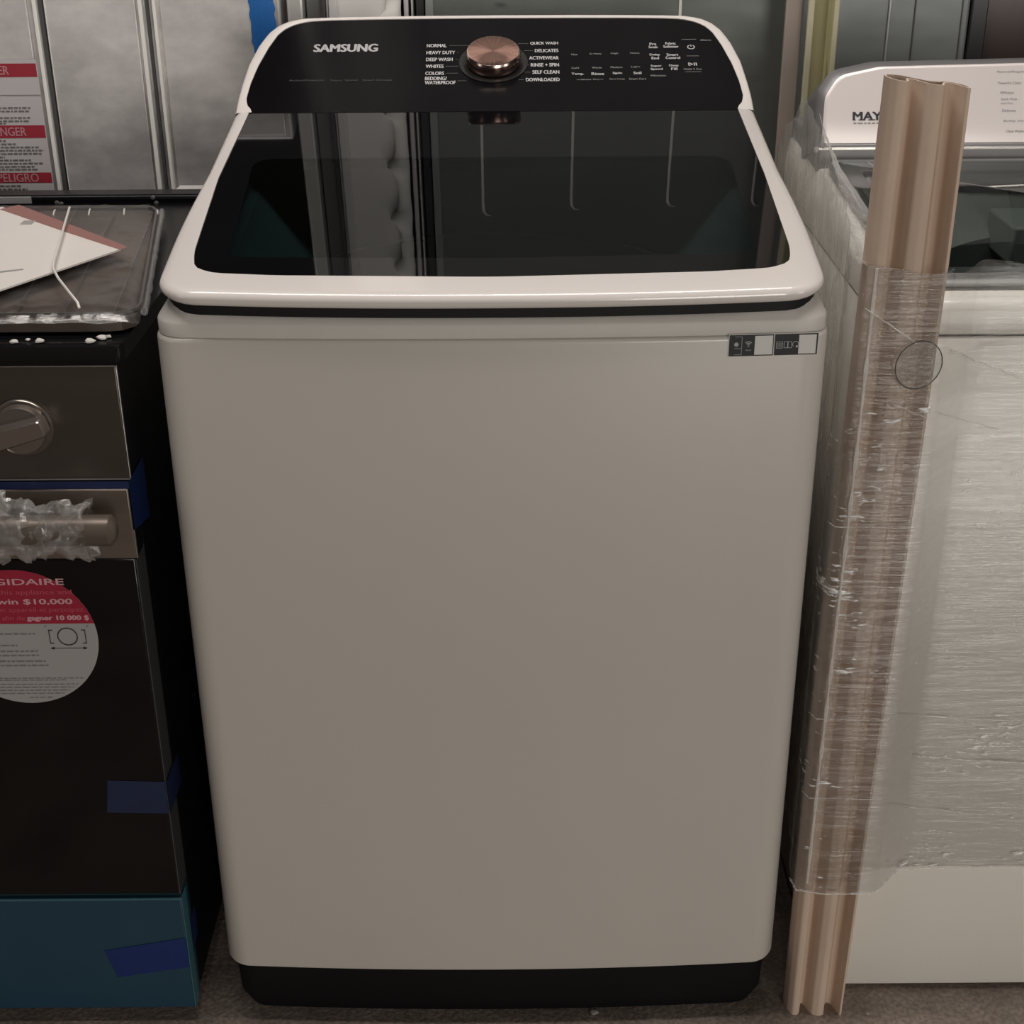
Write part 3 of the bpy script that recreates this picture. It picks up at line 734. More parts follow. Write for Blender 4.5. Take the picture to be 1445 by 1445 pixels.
# knobs
def knob(x, z, a, lbl):
    Mx = Matrix.Translation((x, 0, z)) @ Matrix.Rotation(R(90), 4, 'X')
    k = P('control_knob', MB().lathe([(.0315, .001), (.0315, .004), (.0305, .0052), (.0295, .0045), (.0275, .0042), (.026, .010), (.025, .0125), (.001, .0130)], 48, Mx, cap=False), mat('knob_steel', (.30, .26, .23), .25, metal=.8), RG, smooth=40)
    Mg = Mx @ Matrix.Rotation(R(a), 4, 'Z')
    g = MB(); pr = fillet([(-.034, -.0125), (.030, -.0105), (.030, .0105), (-.034, .0125)], .004, 4)
    g.loft([[Mg @ Vector((px, py, .010)) for px, py in pr], [Mg @ Vector((px * .98, py * .9, .026)) for px, py in pr], [Mg @ Vector((px * .95, py * .75, .028)) for px, py in pr]], True, True, True)
    SP('knob_grip', g, mat('grip_steel', (.42, .36, .33), .22, metal=.85), k, smooth=40)
for i, x in enumerate((-.488, -.600, -.764, -.928, -1.040)): knob(x, .820, 16, i)
# oven door
dstrip = P('door_strip', MB().box(XL + .002, XR - .0035, -.002, .002, .666, .7485), STEELH, RG, bevel=.0015)
SP('strip_edge', MB().box(XR - .0035, XR - .0025, -.001, .002, .666, .700), EDGE, dstrip)
P('recess', MB().box(XL + .004, XR - .002, .006, .036, .747, .7615), BLACKM, RG)
door = P('oven_door', MB().box(XL + .002, XR - .0055, -.001, .034, .205, .666), OVENGL, RG, bevel=.002)
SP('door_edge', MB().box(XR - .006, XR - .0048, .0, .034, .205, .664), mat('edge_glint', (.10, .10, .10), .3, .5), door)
h = MB().tube([(XL + .025, -.045, .7215), (XL + .03, -.045, .7215), (XR - .014, -.045, .7215), (XR - .0085, -.045, .7215)], [.010, .0165, .0165, .009], 24)
for x in (XL + .075, XR - .060): h.box(x - .012, x + .012, -.040, 0, .712, .731)
P('door_handle', h, mat('handle_steel', (.15, .122, .10), .38, metal=.45), RG, smooth=40)
dr = P('storage_drawer', MB().box(XL + .002, XR - .0045, -.002, .034, .022, .198), TEAL, RG, bevel=.002); dr['label'] = 'drawer front under teal protective film'
SP('film_edge', MB().box(XL + .002, XR - .0045, -.0025, .0, .1965, .1985), TEALE, dr)
SP('film_edge', MB().box(XR - .0046, XR - .0036, -.002, .02, .022, .198), TEALE, dr)
P('drawer_gap', MB().box(XL + .004, XR - .006, .006, .034, .198, .206), mat('dark_teal_shadow_gap', (.008, .03, .035), .6), RG)
# tapes
def tape(pts, y, m_, lb):
    mb = MB(); mb.add([(x, y, z) for x, z in pts], [(0, 1, 2, 3)])
    o = P('tape_strip', mb, m_, RG, smooth=0); o['label'] = lb
DBLUE = mat('dark_blue_tape', (.008, .018, .060), .45, var=.1, vscale=40)
BLUE2 = mat('deep_blue_tape', (.004, .022, .130), .45, var=.1, vscale=40)
tape([(-.463, .328), (XR - .0057, .326), (XR - .0057, .3715), (-.457, .374)], -.0016, DBLUE, 'dim blue tape on the oven door edge')
tape([(-.481, .074), (XR - .005, .090), (XR - .005, .137), (-.493, .117)], -.0028, BLUE2, 'blue tape on the teal drawer')
mb = MB(); mb.add([(XR - .0044, -.0015, .09), (XR - .0034, .05, .10), (XR - .0034, .05, .145), (XR - .0044, -.0015, .137)], [(0, 1, 2, 3)])
P('tape_strip', mb, DBLUE, RG, smooth=0)['label'] = 'lower blue tape turned onto the range side'
mb = MB(); mb.add([(XR - .0034, -.0016, .326), (XR - .0032, .06, .326), (XR - .0032, .06, .3715), (XR - .0034, -.0016, .3715)], [(0, 1, 2, 3)])
o = P('tape_strip', mb, DBLUE, RG, smooth=0); o['label'] = 'blue tape wrapped round onto the range side'
mb = MB(); mb.add([(XR - .002, -.001, .700), (XR + .001, .055, .690), (XR + .001, .055, .762), (XR - .002, -.001, .757)], [(0, 1, 2, 3)])
P('tape_strip', mb, mat('navy_tape', (.003, .014, .07), .45), RG, smooth=0)['label'] = 'navy blue tape turned onto the side beside the door strip'
mb = MB(); mb.add([(-.53, -.0005, .7490), (XR - .002, -.0005, .7485), (XR - .002, .0, .757), (-.53, .0, .7575)], [(0, 1, 2, 3)])
o = P('tape_strip', mb, mat('navy_tape', (.003, .014, .07), .45), RG, smooth=0); o['label'] = 'navy blue tape above the door strip'
# round sticker
cxs, czs, rs = -.5285, .5675, .0855
Ms = FRONT(-.0014)
mb = MB(); disc(mb, cxs, czs, rs, Ms, 0, 72)
rsk = P('round_sticker', mb, mat('round_sticker_grey', (.36, .35, .34), .5, var=.02), RG, smooth=0); rsk['label'] = 'round sticker, red upper half and grey lower half'
mb = MB(); a0 = math.asin((.5855 - czs) / rs); ps = [(cxs + rs * math.cos(a0 + (math.pi - 2 * a0) * i / 40), czs + rs * math.sin(a0 + (math.pi - 2 * a0) * i / 40)) for i in range(41)]
mb.add([Ms @ Vector((x, z, .0003)) for x, z in ps], [tuple(range(41))])
SP('red_half', mb, mat('sticker_red', (.33, .012, .035), .5, var=.04), rsk, smooth=0)
mb = MB(); Mt_ = FRONT(-.0020)
text(mb, 'FRIGIDAIRE', -.576, -.4715, .6345, .6420, Mt_, bold=.0003)
text(mb, 'to win $10,000', -.568, -.4655, .6095, .6170, Mt_, bold=.0004)
text(mb, 'gagner 10 000 $', -.5180, -.4500, .5885, .5960, Mt_, bold=.0005)
SP('sticker_lettering', mb, mat('pink_white_print', (.62, .33, .36), .5), rsk, smooth=0)
mb = MB(); text(mb, 'Register this appliance and', -.586, -.4645, .6210, .6285, Mt_)
text(mb, 'Enregistrez cet appareil et participez', -.598, -.4545, .5990, .6065, Mt_); text(mb, 'a un tirage afin de', -.590, -.5205, .5885, .5960, Mt_)
SP('sticker_lettering', mb, mat('dim_pink_print', (.50, .09, .12), .5), rsk, smooth=0)
mb = MB(); Mt2 = FRONT(-.0022)
ringarc(mb, -.4765, .5690, .0108, .0012, 0, 360, Mt2, 0, 36)
for sx in (-1, 1):
    mb.add([Mt2 @ Vector(p) for p in ((-.4765 + sx * .0195, .5775, 0), (-.4765 + sx * .0205, .5775, 0), (-.4765 + sx * .0205, .5600, 0), (-.4765 + sx * .0195, .5600, 0))], [(0, 1, 2, 3)])
    for zz in (.5600, .5768): rect(mb, min(-.4765 + sx * .0160, -.4765 + sx * .0205), max(-.4765 + sx * .0160, -.4765 + sx * .0205), zz, zz + .001, Mt2)
rect(mb, -.496, -.4575, .5538, .5544, Mt2)
mb.add([Mt2 @ Vector(p) for p in ((-.4975, .5541, 0), (-.4930, .5560, 0), (-.4930, .5522, 0))], [(0, 1, 2)]); mb.add([Mt2 @ Vector(p) for p in ((-.4560, .5541, 0), (-.4605, .5560, 0), (-.4605, .5522, 0))], [(0, 1, 2)])
for x in (-.5005, -.4540): rect(mb, x, x + .002, .5820, .5828, Mt2)
SP('sticker_symbol', mb, INKB, rsk, smooth=0)
mb = MB()
for z, x0, x1 in ((.5720, -.59, -.5120), (.5570, -.605, -.5340), (.5495, -.605, -.5120), (.5440, -.605, -.5120), (.5365, -.60, -.5055), (.5310, -.60, -.5030),
                  (.5145, -.595, -.4660), (.5120, -.595, -.4860), (.5065, -.59, -.4560), (.5025, -.585, -.4760), (.4985, -.58, -.4780), (.4945, -.575, -.4760), (.4890, -.53, -.5030)):
    hc = math.sqrt(max(0, (rs - .003) ** 2 - (z - czs) ** 2))
    fine(mb, max(x0, cxs - hc), min(x1, cxs + hc), z, .0018 if z > .52 else .0010, Mt2)
SP('fine_print', mb, mat('faint_ink', (.20, .185, .18), .6), rsk, smooth=0)
# crumpled plastic on the handle
def crumple(name, x0, x1, yc, zc, rad, m_, parent, seed, amp=.35, nu=54, nv=34):
    mb = MB(); rings = []
    for i in range(nu + 1):
        u = i / nu; x = x0 + (x1 - x0) * u; rg = []
        for j in range(nv):
            a = 2 * math.pi * j / nv
            n1 = noise.noise(Vector((x * 60 + seed, math.cos(a) * 1.6, math.sin(a) * 1.6)))
            n2 = noise.noise(Vector((x * 170 + seed, math.cos(a) * 4 + 3, math.sin(a) * 4)))
            rr = rad * (1 + amp * (n1 + .5 * n2) - .10 * math.cos(u * 9))
            rg.append((x + .008 * n2, yc + rr * math.sin(a) * .8, zc + rr * 1.25 * math.cos(a) * (1 + .3 * n1)))
        rings.append(rg)
    mb.loft(rings, True); return P(name, mb, m_, parent, smooth=0)
FILMC = film('crumpled_clear_plastic', .36, rough=.12, gl=.55, scale=40, bump=.8, opmin=.03)
crumple('handle_wrap', -.60, -.420, -.044, .7200, .0235, FILMC, RG, 3, .32)['label'] = 'crumpled clear plastic wrapped round the oven handle'

# ------------------------------------------------ rack package and paper on the cooktop
PK = thing('oven_rack_package', (-.62, .25, .905), 'plastic-wrapped oven rack lying on the black cooktop of the range', 'package')
def pk(u, v):      # u: 0 left..1 right, v: 0 front..1 back
    xr = -.365 + (-.449 + .365) * v; xl = -1.02
    return Vector((xl + (xr - xl) * u, .036 + .488 * v, .9275 - .001 * v))
mb = MB(); c_ = [pk(0, 0), pk(1, 0), pk(1, 1), pk(0, 1)]
edge = resample(fillet([(p.x, p.y) for p in c_], [.02, .032, .035, .02], 8), 120)
mb.loft([[(p[0], p[1], .908) for p in edge], [(p[0], p[1], .930) for p in edge], [(p[0] * .995 - .003, p[1] * .995, .934) for p in edge], [(-.62 + (p[0] + .62) * .9, .28 + (p[1] - .28) * .9, .933) for p in edge]], True)
TRAY = mat('dark_tray_board', (.075, .055, .045), .45, var=.45, vscale=5, vsc=(1, 1, 1), bump=.25, bscale=25)
mb2 = MB(); mb2.loft([[(p[0] * .985 - .008, .006 + p[1] * .98, .909) for p in edge], [(p[0] * .985 - .008, .006 + p[1] * .98, .9185) for p in edge]], True, True, True)
P('packing_board', mb2, TRAY, PK)
WIRE = mat('chrome_wire', (.55, .54, .53), .2, metal=.9)
rk = MB(); rk.tube([(p[0] * .97 - .012, .012 + p[1] * .95, .926) for p in edge] + [(edge[0][0] * .97 - .012, .012 + edge[0][1] * .95, .926)], .0028, 6)
P('rack_frame', rk, mat('dull_wire', (.16, .15, .14), .3, metal=.7), PK)
rk = MB()
for i in range(12):
    x = -.405 - .052 * i
    rk.tube([(x + .01, .055, .9235), (x - .055 + .01, .50, .9235)], .0010, 5)
P('rack_wire', rk, mat('dull_wire', (.16, .15, .14), .3), PK)
rk = MB()  # short pale tubes imitate reflected rib streaks on the bag
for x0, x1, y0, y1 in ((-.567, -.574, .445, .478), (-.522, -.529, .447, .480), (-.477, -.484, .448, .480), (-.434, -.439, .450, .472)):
    w_ = MB().tube([(x0, y0, .9315), ((x0 + x1) / 2, (y0 + y1) / 2, .9325), (x1, y1, .931)], .0011, 6); P('reflection_streak', w_, mat('painted_reflection', (.85, .84, .82), .3, metal=.2), PK)
# film bag
nu, nv = 90, 70
def bag(u, v):
    p = pk(u, v); e = min(min(u, 1 - u) * .65, min(v, 1 - v) * .55)
    h = .010 * min(1, e / .02) ** .6
    nz = noise.noise(Vector((p.x * 14, p.y * 9, 0))) * .0035 + noise.noise(Vector((p.x * 45, p.y * 30, 4))) * .0018
    ed = max(0, 1 - e / .07); nz += ed * .004 * noise.noise(Vector((p.x * 110, p.y * 60, 9)))
    return (p.x, p.y, .9205 + h + nz)
mb = MB(); rings = [[bag(i / nu, j / nv) for i in range(nu + 1)] for j in range(nv + 1)]; mb.loft(rings, False)
FB = film('clear_bag', .08, rough=.22, gl=.16, scale=22, sc=(1, 1, 1), bump=.5, opmin=.0, lo=.4, hi=.8)
P('plastic_bag', mb, FB, PK, smooth=60)
mb = MB()
def puff(pts, r, seed):
    out = []
    for i, p in enumerate(pts): out.append(Vector(p) + Vector((0, 0, .002 * noise.noise(Vector((i * .7, seed, 0))))))
    mb.tube(out, [r * (1 + .5 * noise.noise(Vector((i * .9, seed, 3)))) for i in range(len(out))], 9)
puff([pk(1, v / 30.0) + Vector((.004, 0, -.006)) for v in range(2, 30)], .0042, 1)
puff([pk(u / 30.0, 0) + Vector((0, -.004, -.004)) for u in range(2, 30)], .0022, 2)
FE = film('bag_edge', .30, rough=.10, gl=.6, scale=70, bump=.9, opmin=.05)
P('bag_hem', mb, FE, PK, smooth=70)
# twist cord
cd = MB()
cd.tube([(-.544, .443, .9425), (-.527, .36, .943), (-.507, .261, .9425), (-.493, .191, .943), (-.484, .157, .943), (-.469, .123, .9425), (-.443, .071, .9425), (-.427, .042, .9405), (-.4245, .037, .936)], .0015, 6)
tag(obj('twist_cord', cd, mat('white_cord', (.78, .74, .70), .5)), 'thin white cord lying across the plastic-wrapped oven rack', 'cord')
# paper booklet
def paper(name, pts, z, m_, thick=.0012):
    mb = MB(); mb.loft([[(x, y, z) for x, y in pts], [(x, y, z + thick) for x, y in pts]], True, True, True); return obj(name, mb, m_, smooth=0)
bk = thing('instruction_booklet', (-.60, .25, .934), 'white folded booklet with a pink edge under the clear bag on the range', 'booklet')
PAPERM = mat('white_paper', (.74, .70, .66), .7, var=.02)
pz = .9345
o = paper('cover', [(-.436, .263), (-.555, .052), (-.85, .12), (-.82, .42), (-.640, .473)], pz, PAPERM, .002); at(o, bk)
PINKM = mat('pink_paper_edge', (.30, .15, .13), .7)
mb = MB(); mb.loft([[(-.437, .260, pz + .0021), (-.52, .340, pz + .0021), (-.640, .460, pz + .0021)], [(-.430, .272, pz + .0021), (-.50, .350, pz + .0021), (-.622, .484, pz + .0021)]], False)
at(obj('pink_border', mb, PINKM, smooth=0), bk)
mb = MB(); 
for i in range(2): mb.add([(-.56 - .05 * i, .16 - .03 * i, pz + .0023), (-.524 - .05 * i, .178 - .03 * i, pz + .0023), (-.526 - .05 * i, .182 - .03 * i, pz + .0023), (-.565 - .05 * i, .167 - .03 * i, pz + .0023)], [(0, 1, 2, 3)])
mb.box(-.59, -.575, .38, .40, pz + .002, pz + .0022)
at(obj('printed_mark', mb, mat('grey_mark', (.35, .34, .33), .7), smooth=0), bk)

# foam crumbs on the front of the cooktop and floor grit
FOAM = mat('white_foam_crumb', (.62, .60, .57), .8)
def crumb(name, loc, r, seed, m_):
    b = bmesh.new(); bmesh.ops.create_icosphere(b, subdivisions=2, radius=r)
    for v in b.verts:
        v.co *= 1 + .5 * noise.noise(v.co * 1.3 / r + Vector((seed, 0, 0))); v.co.z *= .6; v.co.x *= 1.3
    zm = min(v.co.z for v in b.verts)
    for v in b.verts: v.co.z -= zm
    me = bpy.data.meshes.new(name); b.to_mesh(me); b.free(); me.materials.append(m_)
    for p in me.polygons: p.use_smooth = True
    o = bpy.data.objects.new(name, me); COL.objects.link(o); o.location = loc; return o

cr = [(-.402, .026, .0042, 'largest white foam crumb near the front right corner of the cooktop'), (-.397, .032, .0026, 'small white crumb just behind the largest one on the cooktop'),
      (-.412, .0165, .0040, 'white foam crumb in front of the largest one, nearer the cooktop lip'), (-.464, .018, .0038, 'white foam crumb at the front of the cooktop, above the range knob'),
      (-.478, .024, .0022, 'tiny white crumb farther left, close to the plastic bag edge'), (-.490, .0165, .0034, 'leftmost white foam crumb at the front of the cooktop')]
for i, (x, y, r, l) in enumerate(cr): tag(crumb('foam_crumb', (x, y, .9055), r, i * 3, FOAM), l, 'foam crumb', 'foam crumbs on the front of the cooktop')
GRIT = mat('pale_grit', (.30, .28, .26), .8)
gr = [(.120, .004, .0045, 'pale pebble on the floor in front of the washer plinth'), (.455, -.020, .003, 'small pale chip on the floor under the right washer'), (-.30, -.015, .003, 'small grey chip on the floor between range and white washer'), (.47, .0, .0025, 'tiny pale chip on the floor beside the cardboard post foot')]
for i, (x, y, r, l) in enumerate(gr): tag(crumb('floor_pebble', (x, y, 0), r, 20 + i * 3, GRIT), l, 'pebble', 'grit on the floor')

# ================================================================== WRAPPED WASHER (right)
YM = .045; XM = .412; HX = .345; CX = XM + HX
V = thing('washing_machine', (CX, .4, 0), 'white washing machine in stretch film with a silver console, cut off by the right edge', 'washing machine')
def mo(ins=0, r=.022, y1=.70):
    x0, x1, y0, yy1 = XM + ins, XM + 2 * HX - ins, YM + ins, y1 - ins
    return fillet([(x0, y0), (x1, y0), (x1, yy1), (x0, yy1)], r, 7)
MW = mat('white_enamel_cool', (.90, .87, .80), .35, var=.012, vscale=3, coat=.2)
P('cabinet', MB().loft([ring(mo(.004), .006), ring(mo(), .010), ring(mo(), .8935), ring(mo(.002), .896), ring(mo(.02), .896)], True, True), MW, V, smooth=50)
zt = lambda y: .934 + .085 * (y - YM)
hm = resample(fillet([(XM + .045, YM + .052), (XM + 2 * HX - .045, YM + .052), (XM + 2 * HX - .045, .47), (XM + .045, .47)], .03, 7), 64)
mo2 = resample(mo(.012), 64)
# align starting corners
P('deck', MB().loft([ring(resample(mo(.003), 64), .8965), ring(resample(mo(0), 64), .899), ring(resample(mo(0), 64), lambda y: .922 + .03 * y), ring(resample(mo(.004), 64), lambda y: .930 + .07 * (y - YM)), ring(mo2, zt), ring([(p[0], p[1]) for p in hm], lambda y: zt(y) + .001), ring([(p[0], p[1]) for p in hm], lambda y: zt(y) - .05)], True), MW, V, smooth=45)
P('seam_line', MB().loft([ring(mo(.0015), .8940), ring(mo(.0015), .8975)], True), mat('seam_black', (.02, .02, .02), .6), V)
for x in (XM + .04, XM + 2 * HX - .04):
    for y in (YM + .04, .64): P('leveling_foot', MB().lathe([(.018, 0), (.018, .004), (.010, .005), (.010, .010)], 16, Matrix.Translation((x, y, 0))), GASKET, V)
# glass lid
zg = lambda y: zt(y) + .016
lo = lambda ins: fillet([(XM + .018 + ins, YM + .028 + ins), (XM + 2 * HX - .018 - ins, YM + .028 + ins), (XM + 2 * HX - .018 - ins, .487 - ins), (XM + .018 + ins, .487 - ins)], max(.004, .018 - ins), 6)
mb = MB().loft([ring(lo(.004), lambda y: zt(y) + .003), ring(lo(0), lambda y: zt(y) + .005), ring(lo(0), lambda y: zg(y) - .003), ring(lo(.002), zg), ring(lo(.010), zg), ring(lo(.012), lambda y: zg(y) - .003), ring(lo(.035), lambda y: zg(y) - .003)], True)
lid2 = P('lid', mb, mat('grey_lid_frame', (.22, .225, .22), .3, .3), V, smooth=40)
SP('lid_glass', MB().loft([ring(lo(.011), lambda y: zg(y) - .0015), ring(lo(.012), lambda y: zg(y) - .0008)], True, False, True), glass_mat('clear_lid_glass', (.50, .53, .51), .03), lid2)
mb = MB(); mb.add([(XM + .10, YM + .052, zg(YM + .05) - .0002), (XM + .16, YM + .052, 0), (XM + .16, YM + .052, 0)], [])
# inside: light tub ring and black opening
cxm, cym = CX, .27
TUBW = mat('pale_tub_ring', (.30, .315, .30), .5)
tubm = P('wash_tub', MB().loft([ring([(p[0], p[1]) for p in hm], lambda y: zt(y) - .012), [(cxm + .225 * math.cos(a), cym + .165 * math.sin(a), .905) for a in [2 * math.pi * i / 64 - math.pi * .83 for i in range(64)]], [(cxm + .215 * math.cos(a), cym + .158 * math.sin(a), .72) for a in [2 * math.pi * i / 64 - math.pi * .83 for i in range(64)]]], True), TUBW, V, smooth=50)
SP('tub_floor', MB().lathe([(.22, .72), (.0, .72)], 40, Matrix.Translation((cxm, cym, 0)), cap=False), BLACKM, tubm)
SP('dispenser_box', MB().box(XM + .215, XM + .36, .325, .425, .890, .9385), mat('dispenser_grey', (.34, .37, .35), .45), tubm, bevel=.004)
# console
def mc(y0, z0, y1, z1, hw, r):
    pts = fillet([(-hw, 0), (hw, 0), (hw, 1), (-hw, 1)], 0, 1)
    return pts
bz0, by0, bz1, by1 = 1.000, .505, 1.104, .548
def cpl(x, t, off=0):    # console plane: t 0..1 up the face
    d = Vector((0, by1 - by0, bz1 - bz0)).normalized(); n = Vector((0, -d.z, d.y)); p = Vector((x, by0, bz0)) + d * t * (Vector((0, by1 - by0, bz1 - bz0)).length) + n * off
    return (p.x, p.y, p.z)
L_ = math.hypot(by1 - by0, bz1 - bz0)
xl, xr_ = .416, .416 + 2 * (CX - .416)
def cout(ins):
    hw = (xr_ - xl) / 2 - ins; c = (xl + xr_) / 2
    raw = [(c - hw, ins * .3), (c + hw, ins * .3), (c + hw - .004, L_ - .040 - ins), (c + hw - .022, L_ - .012 - ins), (c + hw - .075, L_ - .001 - ins), (c, L_ + .0035 - ins), (c - hw + .075, L_ - .001 - ins), (c - hw + .022, L_ - .012 - ins), (c - hw + .004, L_ - .040 - ins)]
    return fillet(raw, [.002, .002, .03, .03, .05, 1, .05, .03, .03], 7)
SILV = mat('silver_console', (.76, .70, .685), .38, metal=.25, var=.02, vscale=3)
SILD = mat('grey_console_side', (.20, .195, .195), .4, metal=.3)
ff = lambda ins, off: [cpl(x, t / L_, off) for x, t in cout(ins)]
mb = MB(); mb.loft([ff(.0, -.09), ff(0, -.012)], True, True, False, mi=1); mb.loft([ff(0, -.012), ff(.004, -.006), ff(.009, -.0015)], True, mi=1); mb.loft([ff(.009, -.0015), ff(.0115, 0), ff(.013, .0003)], True, False, True, mi=0)
# keep the rear of the housing above the deck
con2 = P('console', mb, [SILV, SILD], V, smooth=40)
P('console_base', MB().box(xl + .004, xr_ - .004, .50, .69, .955, 1.004), SILD, V, bevel=.003)
P('console_trim', MB().box(xl - .001, xr_ + .001, .4975, .506, .9965, 1.0000), mat('bright_trim', (.75, .72, .68), .2, metal=.6), V, bevel=.001)
P('console_trim', MB().lathe([(.001, 0), (.004, .002), (.004, .006), (.001, .008)], 12, Matrix.Translation((xl + .001, .499, .993))), mat('bright_trim', (.75, .72, .68), .2), V)
def MP(off): 
    d = Vector((0, by1 - by0, bz1 - bz0)).normalized(); n = Vector((0, -d.z, d.y))
    m_ = Matrix((Vector((1, 0, 0)), d, n)).transposed().to_4x4(); m_.translation = Vector((0, by0, bz0)) + n * off; return m_
mb = MB(); Mq = MP(.0009)
BF = 1.0
text(mb, 'MAYTAG', .4655, .5385, .0335, .0440, Mq, bold=.0006)
for x in (.4655,): 
    # slab serifs under and over the upright strokes
    for q in (.4670, .4745, .4795, .4870, .4925, .5035): rect(mb, q - .0018, q + .0018, .0333, .0345, Mq)
    for q in (.4670, .4755, .4920, .5000, .5060, .5080): rect(mb, q - .0016, q + .0016, .0430, .0441, Mq)
SP('brand_lettering', mb, mat('dark_navy_print', (.035, .033, .045), .4), con2, smooth=0)
mb = MB(); 
x = .466
fine(mb, .4660, .5385, .0290, .0014, Mq)
SP('small_lettering', mb, INK, con2, smooth=0)
mb = MB(); GP = mat('faint_console_print', (.26, .25, .25), .5)
for s_, x0, t, wd in (('Normal/Regular Wash', .652, .0925, .052), ('Powerful Clean', .653, .0785, .030), ('Whites', .656, .0660, .018), ('Quick Wash', .657, .0575, .021), ('and Dry', .657, .0520, .016),
                     ('Delicates', .659, .0430, .018), ('Bulky Items', .661, .0295, .034), ('Clean Washer', .664, .0165, .026)):
    text(mb, s_, x0, x0 + wd, t, t + .0032, Mq)
SP('cycle_lettering', mb, GP, con2, smooth=0)
# lid plate under the console
mb = MB(); zl_ = zg(.47) + .0005
mb.add([(.487, .462, zg(.462)), (.60, .462, zg(.462)), (.60, .478, zg(.478)), (.484, .478, zg(.478))], [])
Mlid = Matrix(((1, 0, 0, 0), (0, 1, -.085, 0), (0, .085, 1, 0), (0, 0, 0, 1)))
def ml(x, y): return (x, y, zg(y) + .0004)
def lrect(mb, x0, x1, y0, y1): mb.add([ml(x0, y0), ml(x1, y0), ml(x1, y1), ml(x0, y1)], [(0, 1, 2, 3)])
lrect(mb, .482, .56, .4545, .4562); lrect(mb, .482, .56, .4745, .4755); mb.add([ml(.482, .4545), ml(.4835, .4545), ml(.4795, .4755), ml(.478, .4755)], [(0, 1, 2, 3)])
for i in range(6): lrect(mb, .4865 + i * .012, .4935 + i * .012, .459, .471)
SP('lid_badge', mb, mat('badge_grey', (.40, .39, .38), .4, .3), lid2, smooth=0)

# ------------------------------------------------ cardboard post
KR = mat('brown_cardboard', (.62, .48, .375), .75, var=.07, vscale=18, vsc=(1, 1, .25), bump=.15, bscale=120)
KE = mat('cardboard_cut_edge', (.66, .54, .45), .8, var=.05)
# plan view profile of the front sheet, left to right (x, y), seen from above
prof = [(.3670, .036), (.3640, .030), (.3635, .020), (.3660, .010), (.3720, .0005), (.3790, .0000), (.3835, .005), (.3860, .0190), (.3905, .0215), (.3950, .0130), (.4010, .0020), (.4100, -.0020), (.4185, .0000), (.4215, .0120), (.4270, .0225), (.4335, .0190), (.4385, .007), (.4425, -.0020), (.4460, .001), (.4470, .009)]
back = [(.4440, .0185), (.4360, .0275), (.4280, .0290), (.4180, .0230), (.4070, .0215), (.3990, .0290), (.3930, .0320), (.3900, .0360), (.3850, .0395), (.3760, .0405)]
loop = resample(fillet(prof + back, .004, 3), 150)
PH = 1.160
def shr(pts, d):
    n_ = len(pts); out = []
    for i in range(n_):
        a = Vector(pts[i - 1][:2]); b = Vector(pts[(i + 1) % n_][:2]); t = (b - a).normalized(); nn_ = Vector((-t.y, t.x))
        out.append((pts[i][0] + nn_.x * d, pts[i][1] + nn_.y * d))
    return out
def pz_(pts, z, top=False):
    u = z / PH; lx = .3665 + .0105 * max(0, u - .45) / .55; rx_ = .438 + .0170 * min(1, u / .85)
    return [(lx + (p[0] - .3635) / .0835 * (rx_ - lx), p[1], z - (.004 * (p[0] - .405) / .04 if top else 0)) for p in pts]
ar = sum(loop[i][0] * loop[(i + 1) % 150][1] - loop[(i + 1) % 150][0] * loop[i][1] for i in range(150))
ins_ = shr(loop, .0021 if ar > 0 else -.0021)
mb = MB(); zz = [i * PH / 40 for i in range(41)]
mb.loft([pz_(loop, z, z == PH) for z in zz], True)
mb.loft([pz_(ins_, z, z == PH) for z in zz], True)
mb.loft([pz_(loop, PH, True), pz_(ins_, PH, True)], True, mi=1); mb.loft([pz_(loop, 0), pz_(ins_, 0)], True, mi=1)
cb = obj('cardboard_post', mb, [KR, KE], smooth=60)
tag(cb, 'tall folded brown cardboard edge protector standing at the corner of the film-wrapped washer', 'cardboard post')
cb.location.z = 0.0

# ------------------------------------------------ stretch film
FF = thing('stretch_film', (.75, .35, 0.1), 'clear stretch film wound round the right washer and its cardboard post', 'plastic film')
F1 = film('stretch_film_front', .08, col=(.92,.92,.9), rough=.20, gl=.20, tint=.80, glints=True, scale=7, sc=(1.2, 1, 16), bump=.55, opmin=.01, lo=.35, hi=.75)
F2 = film('stretch_film_side', .62, col=(.78, .78, .74), rough=.22, gl=.35, scale=9, sc=(1, 5, 1.3), bump=.6, opmin=.12, lo=.3, hi=.7)
def sheet(name, path, ztop, zbot, nz, m_, amp, fq, parent, lab=None, n=150):
    pts = open_resample(path, n); mb = MB(); rows = []
    for j in range(nz + 1):
        v = j / nz; row = []
        for i, (x, y) in enumerate(pts):
            a = Vector(pts[max(i - 1, 0)]); b = Vector(pts[min(i + 1, n - 1)]); t_ = (b - a).normalized(); nn_ = Vector((t_.y, -t_.x))
            zt_ = ztop(x, y); z = zbot + (zt_ - zbot) * v
            d = amp * (noise.noise(Vector((x * fq[0], y * fq[0], z * fq[1]))) + .5 * noise.noise(Vector((x * fq[0] * 2.3 + 5, y * fq[0] * 2.3, z * fq[1] * 2.6))))
            row.append((x + nn_.x * (abs(d)), y + nn_.y * (abs(d)), z + .003 * noise.noise(Vector((x * 40, y * 40, v * 3)))))
        rows.append(row)
    mb.loft(rows, False); o = P(name, mb, m_, parent, smooth=80)
    if lab: o['label'] = lab
    return o
sheet('front_sheet', [(.3605, .036), (.3610, .010), (.3680, -.004), (.40, -.0065), (.4500, -.0065), (.4595, -.003), (.4950, .037), (.510, .0415), (1.09, .0415), (1.105, .06)],
      lambda x, y: .985 + .006 * math.sin(x * 40) - (.012 if x > .46 else 0), .205, 90, F1, .0022, (9, 60), FF, 'film over the front of the washer and the cardboard', 220)
